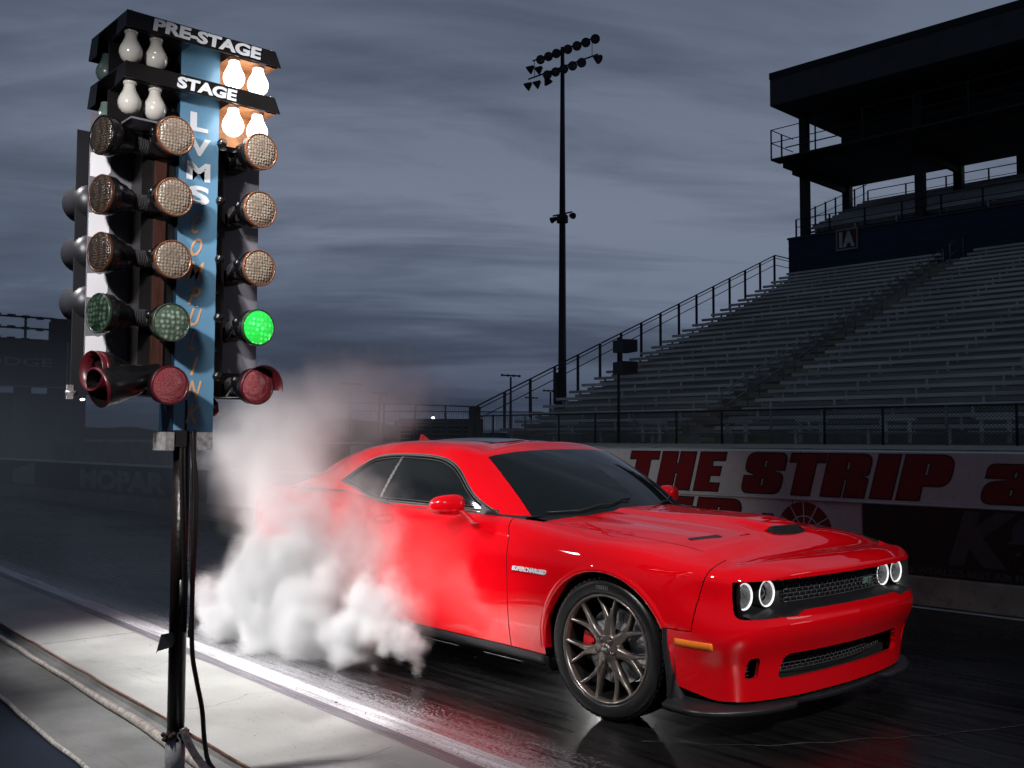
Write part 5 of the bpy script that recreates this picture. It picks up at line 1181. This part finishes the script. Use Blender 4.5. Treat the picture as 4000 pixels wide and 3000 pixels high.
for s in (1, -1):
    b = MB(); prof = [(.400, .150, 0), (.398, .30, -.004), (.392, .42, -.008), (.396, .535, -.012)]; vs = []
    for x, z, o in prof:
        w_ = lerp(.085, .016, min(1, (z - .15) / .30) ** .5); y = max(skin(.43, max(z, .27))[0][1], .93) + .008
        ys_ = lambda xx: skin(xx, max(z, .215))[0][1] + .006; vs += [(x, s * (y - .06), z), (x + .004, s * (ys_(.44) + .006), z), (x + .012, s * (ys_(.44) + .009), z), (x + .012 + w_, s * (ys_(x + .03 + w_) + .003), z), (x + .010 + w_, s * (ys_(x + .03 + w_) - .03), z)]
    b.add(vs, [(i * 5 + j, i * 5 + j + 1, (i + 1) * 5 + j + 1, (i + 1) * 5 + j) for i in range(3) for j in range(4)], True); b.build('splitter_fin', m_trim, car)
# grille, lamp housing and chin
b = MB(); vs = []; ys = np.linspace(-.775, .775, 41)
for y in ys:
    p = nose(abs(y), .598 if abs(y) > .49 else .62); zf = (.600 if abs(y) > .49 else .624) - .002
    vs += [(p[0] + .001, y, zf - .004), (p[0] - .008, y, zf + .003), (p[0] - .085, y, zf + (.024 if abs(y) < .50 else .016)), (p[0] - (.13 if abs(y) < .50 else .19), y, .645), (p[0] - (.15 if abs(y) < .50 else .20), y, .80)]
b.add(vs, [(i * 5 + j, i * 5 + j + 1, (i + 1) * 5 + j + 1, (i + 1) * 5 + j) for i in range(40) for j in range(4)], True); b.build('grille_surround', m_trim, car)
def mesh_grille(name, ymax, z0, z1, xf, dz, dy, r=.0021, ymin=None):
    b = MB(); nz = int(round((z1 - z0) / dz))
    ymin = -ymax if ymin is None else ymin
    for k in range(nz + 1):
        z = z0 + k * dz; pts = [(xf(y), y, z) for y in np.linspace(ymin, ymax, 24)]; b.tube(pts, r, 4)
        if k < nz:
            y = ymin + (dy / 2 if k % 2 else 0)
            while y < ymax: b.tube([(xf(y), y, z), (xf(y), y, z + dz)], r, 4); y += dy
    return b.build(name, m_mesh, car)
m_mesh = mat('grille_mesh', (.10, .10, .11), .35, .3, var=0)
gx = lambda y: .795 - .14 * y * y
mesh_grille('grille', .47, .648, .768, gx, .0200, .047)
MB().box(.66, .69, -.55, .55, .60, .80).build('grille_backing', m_gap, car)
ix = lambda y: .765 - .22 * y * y
mesh_grille('lower_grille', .56, .305, .405, ix, .0166, .040)
for s in (1, -1): mesh_grille('brake_duct_grille', max(s * .68, s * .77), .315, .405, lambda y: .70 - .1 * (abs(y) - .7), .018, .03, ymin=min(s * .68, s * .77))
b = MB(); b.box(.60, .64, -.80, .80, .24, .55); b.build('grille_backing', m_gap, car)
text("SRT", 'grille_badge', mat('badge_green', (.30, .55, .40), .25, .6, var=0), axes((.803, .212, .677), (0, 1, 0), (0, 0, 1), (1, 0, 0)), (.085, .034), car, bold=.03, shear=.45, depth=.002)
for y in (.735, .565, -.565, -.735):
    xl = .712 if abs(y) > .6 else .722; M = axes((xl, y, .694), (0, 1, 0), (0, 0, 1), (1, 0, 0))
    b = MB(); b.lathe([(.0715, -.07), (.0715, .008), (.0690, .012), (.0655, .010), (.0640, -.01)], M, 40); hl = b.build('headlight', m_seal, car)
    b = MB(); b.lathe([(.0645, .008), (.0635, .013), (.0605, .012), (.0560, -.004)], M, 40); b.build('halo_ring', m_halo, hl)
    b = MB(); b.lathe([(.0575, -.004), (.0545, -.012), (.050, -.018), (.040, -.034), (.030, -.040), (.028, -.030), (.026, -.030)], M, 36); b.build('reflector', m_bowl, hl)
    b = MB(); b.lathe([(0, -.012), (.012, -.014), (.022, -.022), (.027, -.032), (.027, -.05)], M, 28); b.build('projector', mat('projector_lens', (.25, .27, .28), .05, .4, var=0) if 'projector_lens' not in bpy.data.materials else bpy.data.materials['projector_lens'], hl)
    b = MB(); b.lathe([(0, .024), (.030, .021), (.052, .012), (.063, .004)], M, 36); b.build('cover_glass', m_clear, hl)
# outer ends of the lamp recess
for s in (1, -1):
    b = MB(); vs = []
    for z in np.linspace(.598, .776, 10):
        p = nose(.812 - .25 * max(0, .64 - z), z); vs += [(p[0] - .002, s * p[1], z), (p[0] - .09, s * (p[1] - .012), z), (p[0] - .14, s * .55, z)]
    b.add(vs, [(i * 3 + j, i * 3 + j + 1, (i + 1) * 3 + j + 1, (i + 1) * 3 + j) for i in range(9) for j in range(2)], True); b.build('lamp_recess', m_trim, car)
# side markers, badges, handle
for s in (1, -1):
    b = MB(); vs = []; xs = np.linspace(.462, .655, 12)
    for x in xs:
        zc = .470 - .006 * (x - .46) / .2 + .002; 
        for dz_ in (-.016, .016):
            p, n_ = skin(x, zc + dz_); vs.append((p[0] + n_[0] * .003, s * (p[1] + n_[1] * .003), zc + dz_))
        for dz_ in (-.019, .019):
            p, n_ = skin(x, zc + dz_); vs.append((p[0] - n_[0] * .001, s * (p[1] - n_[1] * .001), zc + dz_))
    fs = []
    for i in range(11): a_, c_ = i * 4, (i + 1) * 4; fs += [(a_, c_, c_ + 1, a_ + 1), (a_ + 2, c_ + 2, c_, a_), (a_ + 1, c_ + 1, c_ + 3, a_ + 3)]
    b.add(vs, fs, True); b.add([vs[0], vs[1], vs[3], vs[2]], [(0, 1, 2, 3)]); b.add([vs[-4], vs[-3], vs[-1], vs[-2]], [(0, 1, 2, 3)]); b.build('side_marker', m_amber, car)
p, n_ = skin(-.55, .712)
text("SUPERCHARGED", 'fender_badge', m_lw, axes((-.695, -(p[1] + .0035), .700), (1, -.030, 0), (0, 0, 1), (-.03, -1, 0)), (.285, .026), fenders[1], bold=.05, shear=.3, depth=.0015)
for s, dr in ((1, doors[0]), (-1, doors[1])):
    b = MB(); vs = []; nn = 12
    for i in range(nn + 1):
        x = lerp(-2.12, -1.935, i / nn); zc = lerp(.893, .913, i / nn); hw = .020 * math.sqrt(max(0, 1 - abs(2 * i / nn - 1) ** 3.5)) + .001
        for j in range(9):
            a = math.pi * (j / 8 - .5); z = zc + hw * math.sin(a); p, n_ = skin(x, z); o = .014 * math.cos(a) * min(1, 4 * (1 - abs(2 * i / nn - 1))) + .0005; vs.append((p[0] + n_[0] * o, s * (p[1] + n_[1] * o), z + n_[2] * o))
    b.add(vs, [(i * 9 + j, i * 9 + j + 1, (i + 1) * 9 + j + 1, (i + 1) * 9 + j) for i in range(nn) for j in range(8)], True); hd = b.build('door_handle', m_paint, dr)
    b = MB(); ol = []
    for i in range(25):
        a = 2 * math.pi * i / 24; x = -2.028 + .104 * math.copysign(abs(math.cos(a)) ** .6, math.cos(a)); z = .902 + .1 * (x + 2.028) + .030 * math.copysign(abs(math.sin(a)) ** .7, math.sin(a)); p, n_ = skin(x, z); ol.append((p[0], s * (p[1] + .0006), z))
    b.tube(ol, .0018, 4, False); b.build('handle_gap', m_gap, hd)
    # mirror
    mo = MB(); ax1 = Vector((-.36, s * 1.0, -.03)).normalized(); cen = Vector((-1.185, s * 1.035, 1.043)); ax3 = Vector((0, 0, 1)); ax2 = ax1.cross(ax3).normalized(); vs = []; NU, NV = 24, 16
    for i in range(NU):
        a = 2 * math.pi * i / NU
        for j in range(NV + 1):
            ph = math.pi * (j / NV - .5); e = .72; cs = lambda t: math.copysign(abs(math.cos(t)) ** e, math.cos(t)); sn = lambda t: math.copysign(abs(math.sin(t)) ** e, math.sin(t))
            u_, v_, w_ = cs(ph) * cs(a), cs(ph) * sn(a), sn(ph)
            vs.append(cen + ax1 * (.108 * sn(ph)) + ax2 * (.062 * cs(ph) * cs(a)) + ax3 * (.062 * cs(ph) * sn(a) * (1 - .12 * sn(ph))))
    mo.add(vs, [(i * (NV + 1) + j, i * (NV + 1) + j + 1, ((i + 1) % NU) * (NV + 1) + j + 1, ((i + 1) % NU) * (NV + 1) + j) for i in range(NU) for j in range(NV)], True); mir = mo.build('wing_mirror', m_paint, dr)
    b = MB(); q0, q1 = Vector((-1.115, s * .985, 1.01)), Vector((-1.055, s * .925, .938)); d_ = (q1 - q0).normalized(); sd_ = Vector((1, 0, .25)).normalized()
    vs = []
    for k in range(6):
        t_ = k / 5; c = q0.lerp(q1, t_) + Vector((0, -s * .006 * math.sin(math.pi * t_), 0)); w_ = lerp(.026, .042, t_ ** 1.5)
        for a in range(10): an = 2 * math.pi * a / 10; vs.append(c + sd_ * w_ * math.cos(an) + Vector((0, s, 0)) * .014 * math.sin(an))
    b.add(vs, [(k * 10 + a, k * 10 + (a + 1) % 10, (k + 1) * 10 + (a + 1) % 10, (k + 1) * 10 + a) for k in range(5) for a in range(10)], True); b.build('mirror_arm', m_paint, mir)
    b = MB(); M = along(cen + ax2 * (.052 if ax2.x < 0 else -.052), ax2 if ax2.x < 0 else -ax2); b.lathe([(0, .004), (.05, .004), (.052, 0)], M @ Matrix.Diagonal((1.6, 1, 1, 1)), 24, False); b.build('mirror_glass', m_glass, mir)
    b = MB(); b.add([(-.955, s * .825, .984), (-1.125, s * .836, .984), (-1.115, s * .822, 1.045), (-1.035, s * .818, 1.018)], [(0, 1, 2, 3)]); b.build('mirror_sail', m_trim, mir)
# cowl and wipers
b = MB(); vs = []
for y in np.linspace(-.72, .72, 31):
    wv = abs(y) / .76; xh = -.50 - .12 * wv ** 2; i_, j_ = divmod(int(np.argmin((K[:, 0:1, 1] - abs(y)) ** 2 + (K[:, 0:1, 0] < -.95) * 9)), 1); q = K[i_, 0]
    vs += [(xh + .03, y, hood_z(xh, y) - .012), (q[0] - .015, y, q[2] + .004), (q[0] - .05, y, q[2] - .02)]
b.add(vs, [(i * 3 + j, i * 3 + j + 1, (i + 1) * 3 + j + 1, (i + 1) * 3 + j) for i in range(30) for j in range(2)], True); b.build('cowl_panel', m_trim, car)
def ws_pt(f, g, o=.0):     # point on the windscreen: f across from centre (0..1), g up
    i, j = f * (round(wsI) - 1), g * (round(wsJ) - 1); i0, j0 = int(abs(i)), int(j); p = K[i0, j0] + vk[i0, j0] * FK * o; return Vector((p[0], p[1] * (1 if f >= 0 else -1), p[2]))
for y0, f0, f1 in ((-.62, -.92, -.10), (.05, -.06, .66)):
    b = MB(); pts = [ws_pt(lerp(f0, f1, t_), .035 + .13 * math.sin(math.pi * t_ * .5) * t_, .016) for t_ in np.linspace(0, 1, 10)]; b.tube(pts, .0055, 6); wp = b.build('wiper', m_seal, car)
    b = MB(); b.tube([tuple(p + Vector((0, 0, -.006))) for p in pts[2:]], .0035, 4); b.build('wiper_blade', m_gap, wp)
b = MB(); b.add([ws_pt(.80, .02, .02), ws_pt(.93, .02, .02), ws_pt(.93, .05, .02), ws_pt(.80, .05, .02)], [(0, 1, 2, 3)]); b.build('sparkle_patch', m_chrome, car)  # chrome patch added for a silver sparkle at the windscreen base
# tail lamps
b = MB(); vs = []
tp_ = [p for p in G[:, :, :].reshape(-1, 3) if False]
for y in np.linspace(-.74, .74, 30):
    for z in (.70, .84):
        d = (GF[:, 1] - abs(y)) ** 2 + (GF[:, 2] - z) ** 2 + (GF[:, 0] > -3.5) * 9; p = GF[int(np.argmin(d))]; vs.append((p[0] - .006, y, z))
b.add(vs, [(i * 2, i * 2 + 1, i * 2 + 3, i * 2 + 2) for i in range(29)], True); b.build('tail_lamp', mat('tail_red', (.30, .005, .008), .15, var=0), car)
# ------------------------------------------------------------------ tyre smoke: one boxed volume filled from soft puffs and noise
PUFFS = [  # x, y, z, rx, ry, rz, strength (world metres)
 (-7.12, 3.35, 0.25, 0.2, 0.19, 0.2, 1.0), (-6.77, 3.35, 0.13, 0.25, 0.24, 0.25, 1.0), (-6.46, 3.4, 0.33, 0.3, 0.28, 0.3, 1.0), (-6.19, 3.4, 0.14, 0.28, 0.26, 0.28, 1.0), (-5.79, 3.45, 0.28, 0.29, 0.27, 0.29, 1.0), (-5.45, 3.45, 0.2, 0.2, 0.19, 0.2, 1.0), (-5.27, 3.5, 0.34, 0.21, 0.2, 0.21, 0.9), (-4.99, 3.5, 0.26, 0.15, 0.14, 0.15, 0.9), (-4.83, 3.55, 0.22, 0.1, 0.1, 0.1, 0.8), (-6.12, 3.5, 0.53, 0.31, 0.3, 0.31, 0.85), (-6.59, 3.5, 0.55, 0.25, 0.24, 0.25, 0.8), (-5.65, 3.5, 0.56, 0.19, 0.18, 0.19, 0.5), (-5.27, 3.5, 0.54, 0.18, 0.17, 0.18, 0.5), (-5.04, 3.55, 0.48, 0.14, 0.13, 0.14, 0.5), (-4.9, 3.55, 0.36, 0.1, 0.1, 0.1, 0.5), (-6.46, 3.5, 0.84, 0.31, 0.3, 0.31, 0.75), (-6.01, 3.5, 0.8, 0.24, 0.23, 0.24, 0.6), (-6.86, 3.6, 1.05, 0.26, 0.4, 0.26, 0.6), (-5.55, 3.5, 0.9, 0.22, 0.21, 0.22, 0.42), (-5.23, 3.5, 0.8, 0.18, 0.17, 0.18, 0.36), (-5.0, 3.55, 0.73, 0.16, 0.15, 0.16, 0.3), (-7.17, 3.6, 1.21, 0.25, 0.38, 0.25, 0.5), (-6.66, 3.6, 1.26, 0.3, 0.46, 0.3, 0.5), (-5.98, 3.55, 1.15, 0.28, 0.26, 0.28, 0.42), (-5.47, 3.55, 1.13, 0.2, 0.19, 0.2, 0.3), (-5.11, 3.55, 1.29, 0.14, 0.13, 0.14, 0.22), (-7.83, 3.8, 1.39, 0.24, 0.36, 0.24, 0.42), (-7.45, 3.9, 1.5, 0.33, 0.49, 0.33, 0.42), (-6.79, 3.9, 1.47, 0.29, 0.44, 0.29, 0.4), (-6.16, 3.8, 1.4, 0.25, 0.38, 0.25, 0.3), (-7.52, 4.1, 1.74, 0.34, 0.51, 0.34, 0.34), (-6.85, 4.1, 1.68, 0.28, 0.42, 0.28, 0.28), (-8.19, 4.1, 1.71, 0.31, 0.47, 0.31, 0.26), (-6.39, 4.1, 1.6, 0.21, 0.32, 0.21, 0.2), (-7.57, 4.3, 1.94, 0.3, 0.46, 0.3, 0.2),
 (-7.6, 3.75, 1.25, .32, .32, .26, .5), (-7.3, 4.0, 1.75, .42, .4, .3, .42), (-6.2, 3.6, 1.0, .3, .2, .28, .45), (-6.6, 4.2, 1.85, .36, .4, .26, .3),
 (-7.0, 3.9, .5, .5, .4, .4, .5), (-7.7, 4.4, 1.0, .6, .6, .5, .3), (-8.2, 4.7, 1.4, .7, .6, .5, .2)]
sm = bpy.data.materials.new('smoke_volume'); n, l = nodes_of(sm); n.remove(n['Principled BSDF'])
pv = n.new('ShaderNodeVolumePrincipled'); pv.inputs['Color'].default_value = (.97, .97, .98, 1); pv.inputs['Density'].default_value = 0; pv.inputs['Anisotropy'].default_value = .15
at_ = n.new('ShaderNodeAttribute'); at_.attribute_name = 'density'; l.new(at_.outputs['Fac'], pv.inputs['Density']); pv.inputs['Density Attribute'].default_value = ''
l.new(pv.outputs[0], n['Material Output'].inputs['Volume'])
ng = bpy.data.node_groups.new('smoke_field', 'GeometryNodeTree'); ng.interface.new_socket('Geometry', in_out='OUTPUT', socket_type='NodeSocketGeometry')
gn_ = ng.nodes.new; gl = ng.links.new
def gm(op, a=None, b=None, c=None, clamp=False):
    x = gn_('ShaderNodeMath'); x.operation = op; x.use_clamp = clamp
    for i, v in enumerate((a, b, c)):
        if v is None: continue
        if isinstance(v, (int, float)): x.inputs[i].default_value = v
        else: gl(v, x.inputs[i])
    return x.outputs[0]
def gv(op, a, b=None):
    x = gn_('ShaderNodeVectorMath'); x.operation = op
    for i, v in enumerate((a, b)):
        if v is None: continue
        if isinstance(v, tuple): x.inputs[i].default_value = v
        else: gl(v, x.inputs[i])
    return x.outputs[1] if op == 'LENGTH' else x.outputs[0]
go = gn_('NodeGroupOutput'); gp = gn_('GeometryNodeInputPosition').outputs[0]
def gnoise(scale, detail, rough, off):
    x = gn_('ShaderNodeTexNoise'); x.inputs['Scale'].default_value = scale; x.inputs['Detail'].default_value = detail; x.inputs['Roughness'].default_value = rough
    gl(gv('ADD', gp, off), x.inputs['Vector']); return x
wn = gnoise(2.4, 3, .55, (4.1, 9.0, 2.0)); warp = gv('MULTIPLY', gv('SUBTRACT', wn.outputs[1], (.5, .5, .5)), (.40, .30, .50))
wn2 = gnoise(8.0, 3, .6, (1.1, 3.0, 7.0)); warp2 = gv('MULTIPLY', gv('SUBTRACT', wn2.outputs[1], (.5, .5, .5)), (.16, .14, .16))
wn3 = gnoise(5.0, 3, .6, (6.1, 2.0, 5.0)); warp3 = gv('MULTIPLY', gv('SUBTRACT', wn3.outputs[1], (.5, .5, .5)), (.34, .24, .34))
wp_ = gv('ADD', gv('ADD', gv('ADD', gp, warp), warp2), warp3)
acc = None
for x, y, z, rx, ry, rz, st in PUFFS:
    d = gv('LENGTH', gv('MULTIPLY', gv('SUBTRACT', wp_, (x, y, z)), (1 / (rx * 1.15), 1 / (ry * 1.15), 1 / (rz * 1.15))))
    v = gm('MULTIPLY', gm('SUBTRACT', 1.0, gm('MULTIPLY', d, d), clamp=True), st)
    acc = v if acc is None else gm('ADD', acc, v)
# billows: bulging cells and fine turbulence eat into the sum; the lower cloud stays dense, the rising smoke thins out
vor = gn_('ShaderNodeTexVoronoi'); vor.feature = 'SMOOTH_F1'; vor.inputs['Scale'].default_value = 5.2; vor.inputs['Smoothness'].default_value = .5; gl(gv('ADD', gp, warp2), vor.inputs['Vector'])
f1 = gnoise(10.0, 8, .74, (0, 0, 0)).outputs[0]; f2 = gnoise(2.6, 4, .6, (7, 1, 3)).outputs[0]
sz0 = gn_('ShaderNodeSeparateXYZ'); gl(gp, sz0.inputs[0])
hgt = gm('SUBTRACT', 1.0, gm('MULTIPLY', sz0.outputs[2], 1 / .92), clamp=True)           # 1 at the ground, 0 from about a metre up
cut = gm('ADD', gm('MULTIPLY', vor.outputs[0], .22), gm('MULTIPLY', f1, .42)); cut = gm('ADD', cut, gm('MULTIPLY', f2, .20))
den = gm('MAXIMUM', gm('SUBTRACT', gm('MULTIPLY', acc, 1.3), gm('MULTIPLY', cut, .78)), 0.0)
den = gm('POWER', den, 1.25)
den = gm('MULTIPLY', den, gm('MULTIPLY_ADD', gm('POWER', hgt, 1.15), 20.0, 2.7))
den = gm('MULTIPLY', den, gm('MULTIPLY_ADD', f1, 3.2, -.6))
# soft translucent veil round the billows
veil = None
for x, y, z, rx, ry, rz, st in ((-6.9, 3.8, 1.25, .8, .55, .7, .5), (-6.3, 3.55, .9, .6, .30, .6, .9), (-5.55, 3.55, .75, .62, .26, .62, .8), (-7.7, 4.2, 1.6, .9, .7, .5, .5), (-6.9, 4.6, 1.85, .95, .8, .40, .38), (-6.3, 3.45, .25, 1.3, .40, .36, .8), (-6.0, 3.9, 1.7, .7, .5, .35, .3), (-8.6, 4.4, 1.3, 1.0, .8, .7, .25), (-5.15, 3.6, .35, .4, .2, .3, .7)):
    d = gv('LENGTH', gv('MULTIPLY', gv('SUBTRACT', wp_, (x, y, z)), (1 / rx, 1 / ry, 1 / rz))); v = gm('MULTIPLY', gm('SUBTRACT', 1.0, gm('MULTIPLY', d, d), clamp=True), st); veil = v if veil is None else gm('ADD', veil, v)
veil = gm('MULTIPLY', veil, gm('MULTIPLY', gm('SUBTRACT', gm('ADD', gm('MULTIPLY', f1, .6), gm('MULTIPLY', f2, .6)), .43, clamp=True), 9.5))
den = gm('ADD', den, veil)
den = gm('MINIMUM', den, 20.0)
sz = gn_('ShaderNodeSeparateXYZ'); gl(gp, sz.inputs[0]); den = gm('MULTIPLY', den, gm('GREATER_THAN', sz.outputs[2], .012))
vc = gn_('GeometryNodeVolumeCube'); gl(den, vc.inputs['Density'])
vc.inputs['Min'].default_value = (-9.6, 2.75, .0); vc.inputs['Max'].default_value = (-4.3, 5.6, 2.35)
vc.inputs['Resolution X'].default_value = 340; vc.inputs['Resolution Y'].default_value = 176; vc.inputs['Resolution Z'].default_value = 150
smn = gn_('GeometryNodeSetMaterial'); smn.inputs['Material'].default_value = sm; gl(vc.outputs[0], smn.inputs[0]); gl(smn.outputs[0], go.inputs[0])
me = bpy.data.meshes.new('tyre_smoke'); me.materials.append(sm); smoke = bpy.data.objects.new('tyre_smoke', me); col.objects.link(smoke)
md = smoke.modifiers.new('smoke', 'NODES'); md.node_group = ng
tag(smoke, kind='stuff')

# thin drift of older smoke hanging over the lane further back
dm = bpy.data.materials.new('drift_volume'); n, l = nodes_of(dm); n.remove(n['Principled BSDF'])
pv = n.new('ShaderNodeVolumePrincipled'); pv.inputs['Color'].default_value = (.98, .94, .88, 1); pv.inputs['Density'].default_value = 0; pv.inputs['Density Attribute'].default_value = ''
at_ = n.new('ShaderNodeAttribute'); at_.attribute_name = 'density'; l.new(at_.outputs['Fac'], pv.inputs['Density']); l.new(pv.outputs[0], n['Material Output'].inputs['Volume'])
ng = bpy.data.node_groups.new('drift_field', 'GeometryNodeTree'); ng.interface.new_socket('Geometry', in_out='OUTPUT', socket_type='NodeSocketGeometry'); gn_ = ng.nodes.new; gl = ng.links.new
go = gn_('NodeGroupOutput'); gp = gn_('GeometryNodeInputPosition').outputs[0]
sz = gn_('ShaderNodeSeparateXYZ'); gl(gp, sz.inputs[0]); nz_ = gnoise(.45, 4, .6, (2, 2, 2)).outputs[0]
ex = gm('MULTIPLY', gm('DIVIDE', gm('SUBTRACT', -8.0, sz.outputs[0]), 6.0, clamp=True), gm('DIVIDE', gm('ADD', sz.outputs[0], 46.0), 8.0, clamp=True))
ez = gm('SUBTRACT', 1.0, gm('DIVIDE', sz.outputs[2], 4.2), clamp=True)
ey = gm('MULTIPLY', gm('DIVIDE', gm('SUBTRACT', sz.outputs[1], 2.6), 1.5, clamp=True), gm('DIVIDE', gm('SUBTRACT', 13.0, sz.outputs[1]), 5.0, clamp=True))
dd = gm('MULTIPLY', gm('MULTIPLY', ex, gm('MULTIPLY', ey, ez)), gm('MULTIPLY', gm('SUBTRACT', nz_, .25, clamp=True), .26))
vc = gn_('GeometryNodeVolumeCube'); gl(dd, vc.inputs['Density']); vc.inputs['Min'].default_value = (-46, 2.6, -.02); vc.inputs['Max'].default_value = (-8, 22, 4.2)
vc.inputs['Resolution X'].default_value = 90; vc.inputs['Resolution Y'].default_value = 50; vc.inputs['Resolution Z'].default_value = 24
smn = gn_('GeometryNodeSetMaterial'); smn.inputs['Material'].default_value = dm; gl(vc.outputs[0], smn.inputs[0]); gl(smn.outputs[0], go.inputs[0])
me = bpy.data.meshes.new('drifting_smoke'); me.materials.append(dm); so2 = bpy.data.objects.new('drifting_smoke', me); col.objects.link(so2)
so2.modifiers.new('smoke', 'NODES').node_group = ng; tag(so2, kind='stuff')
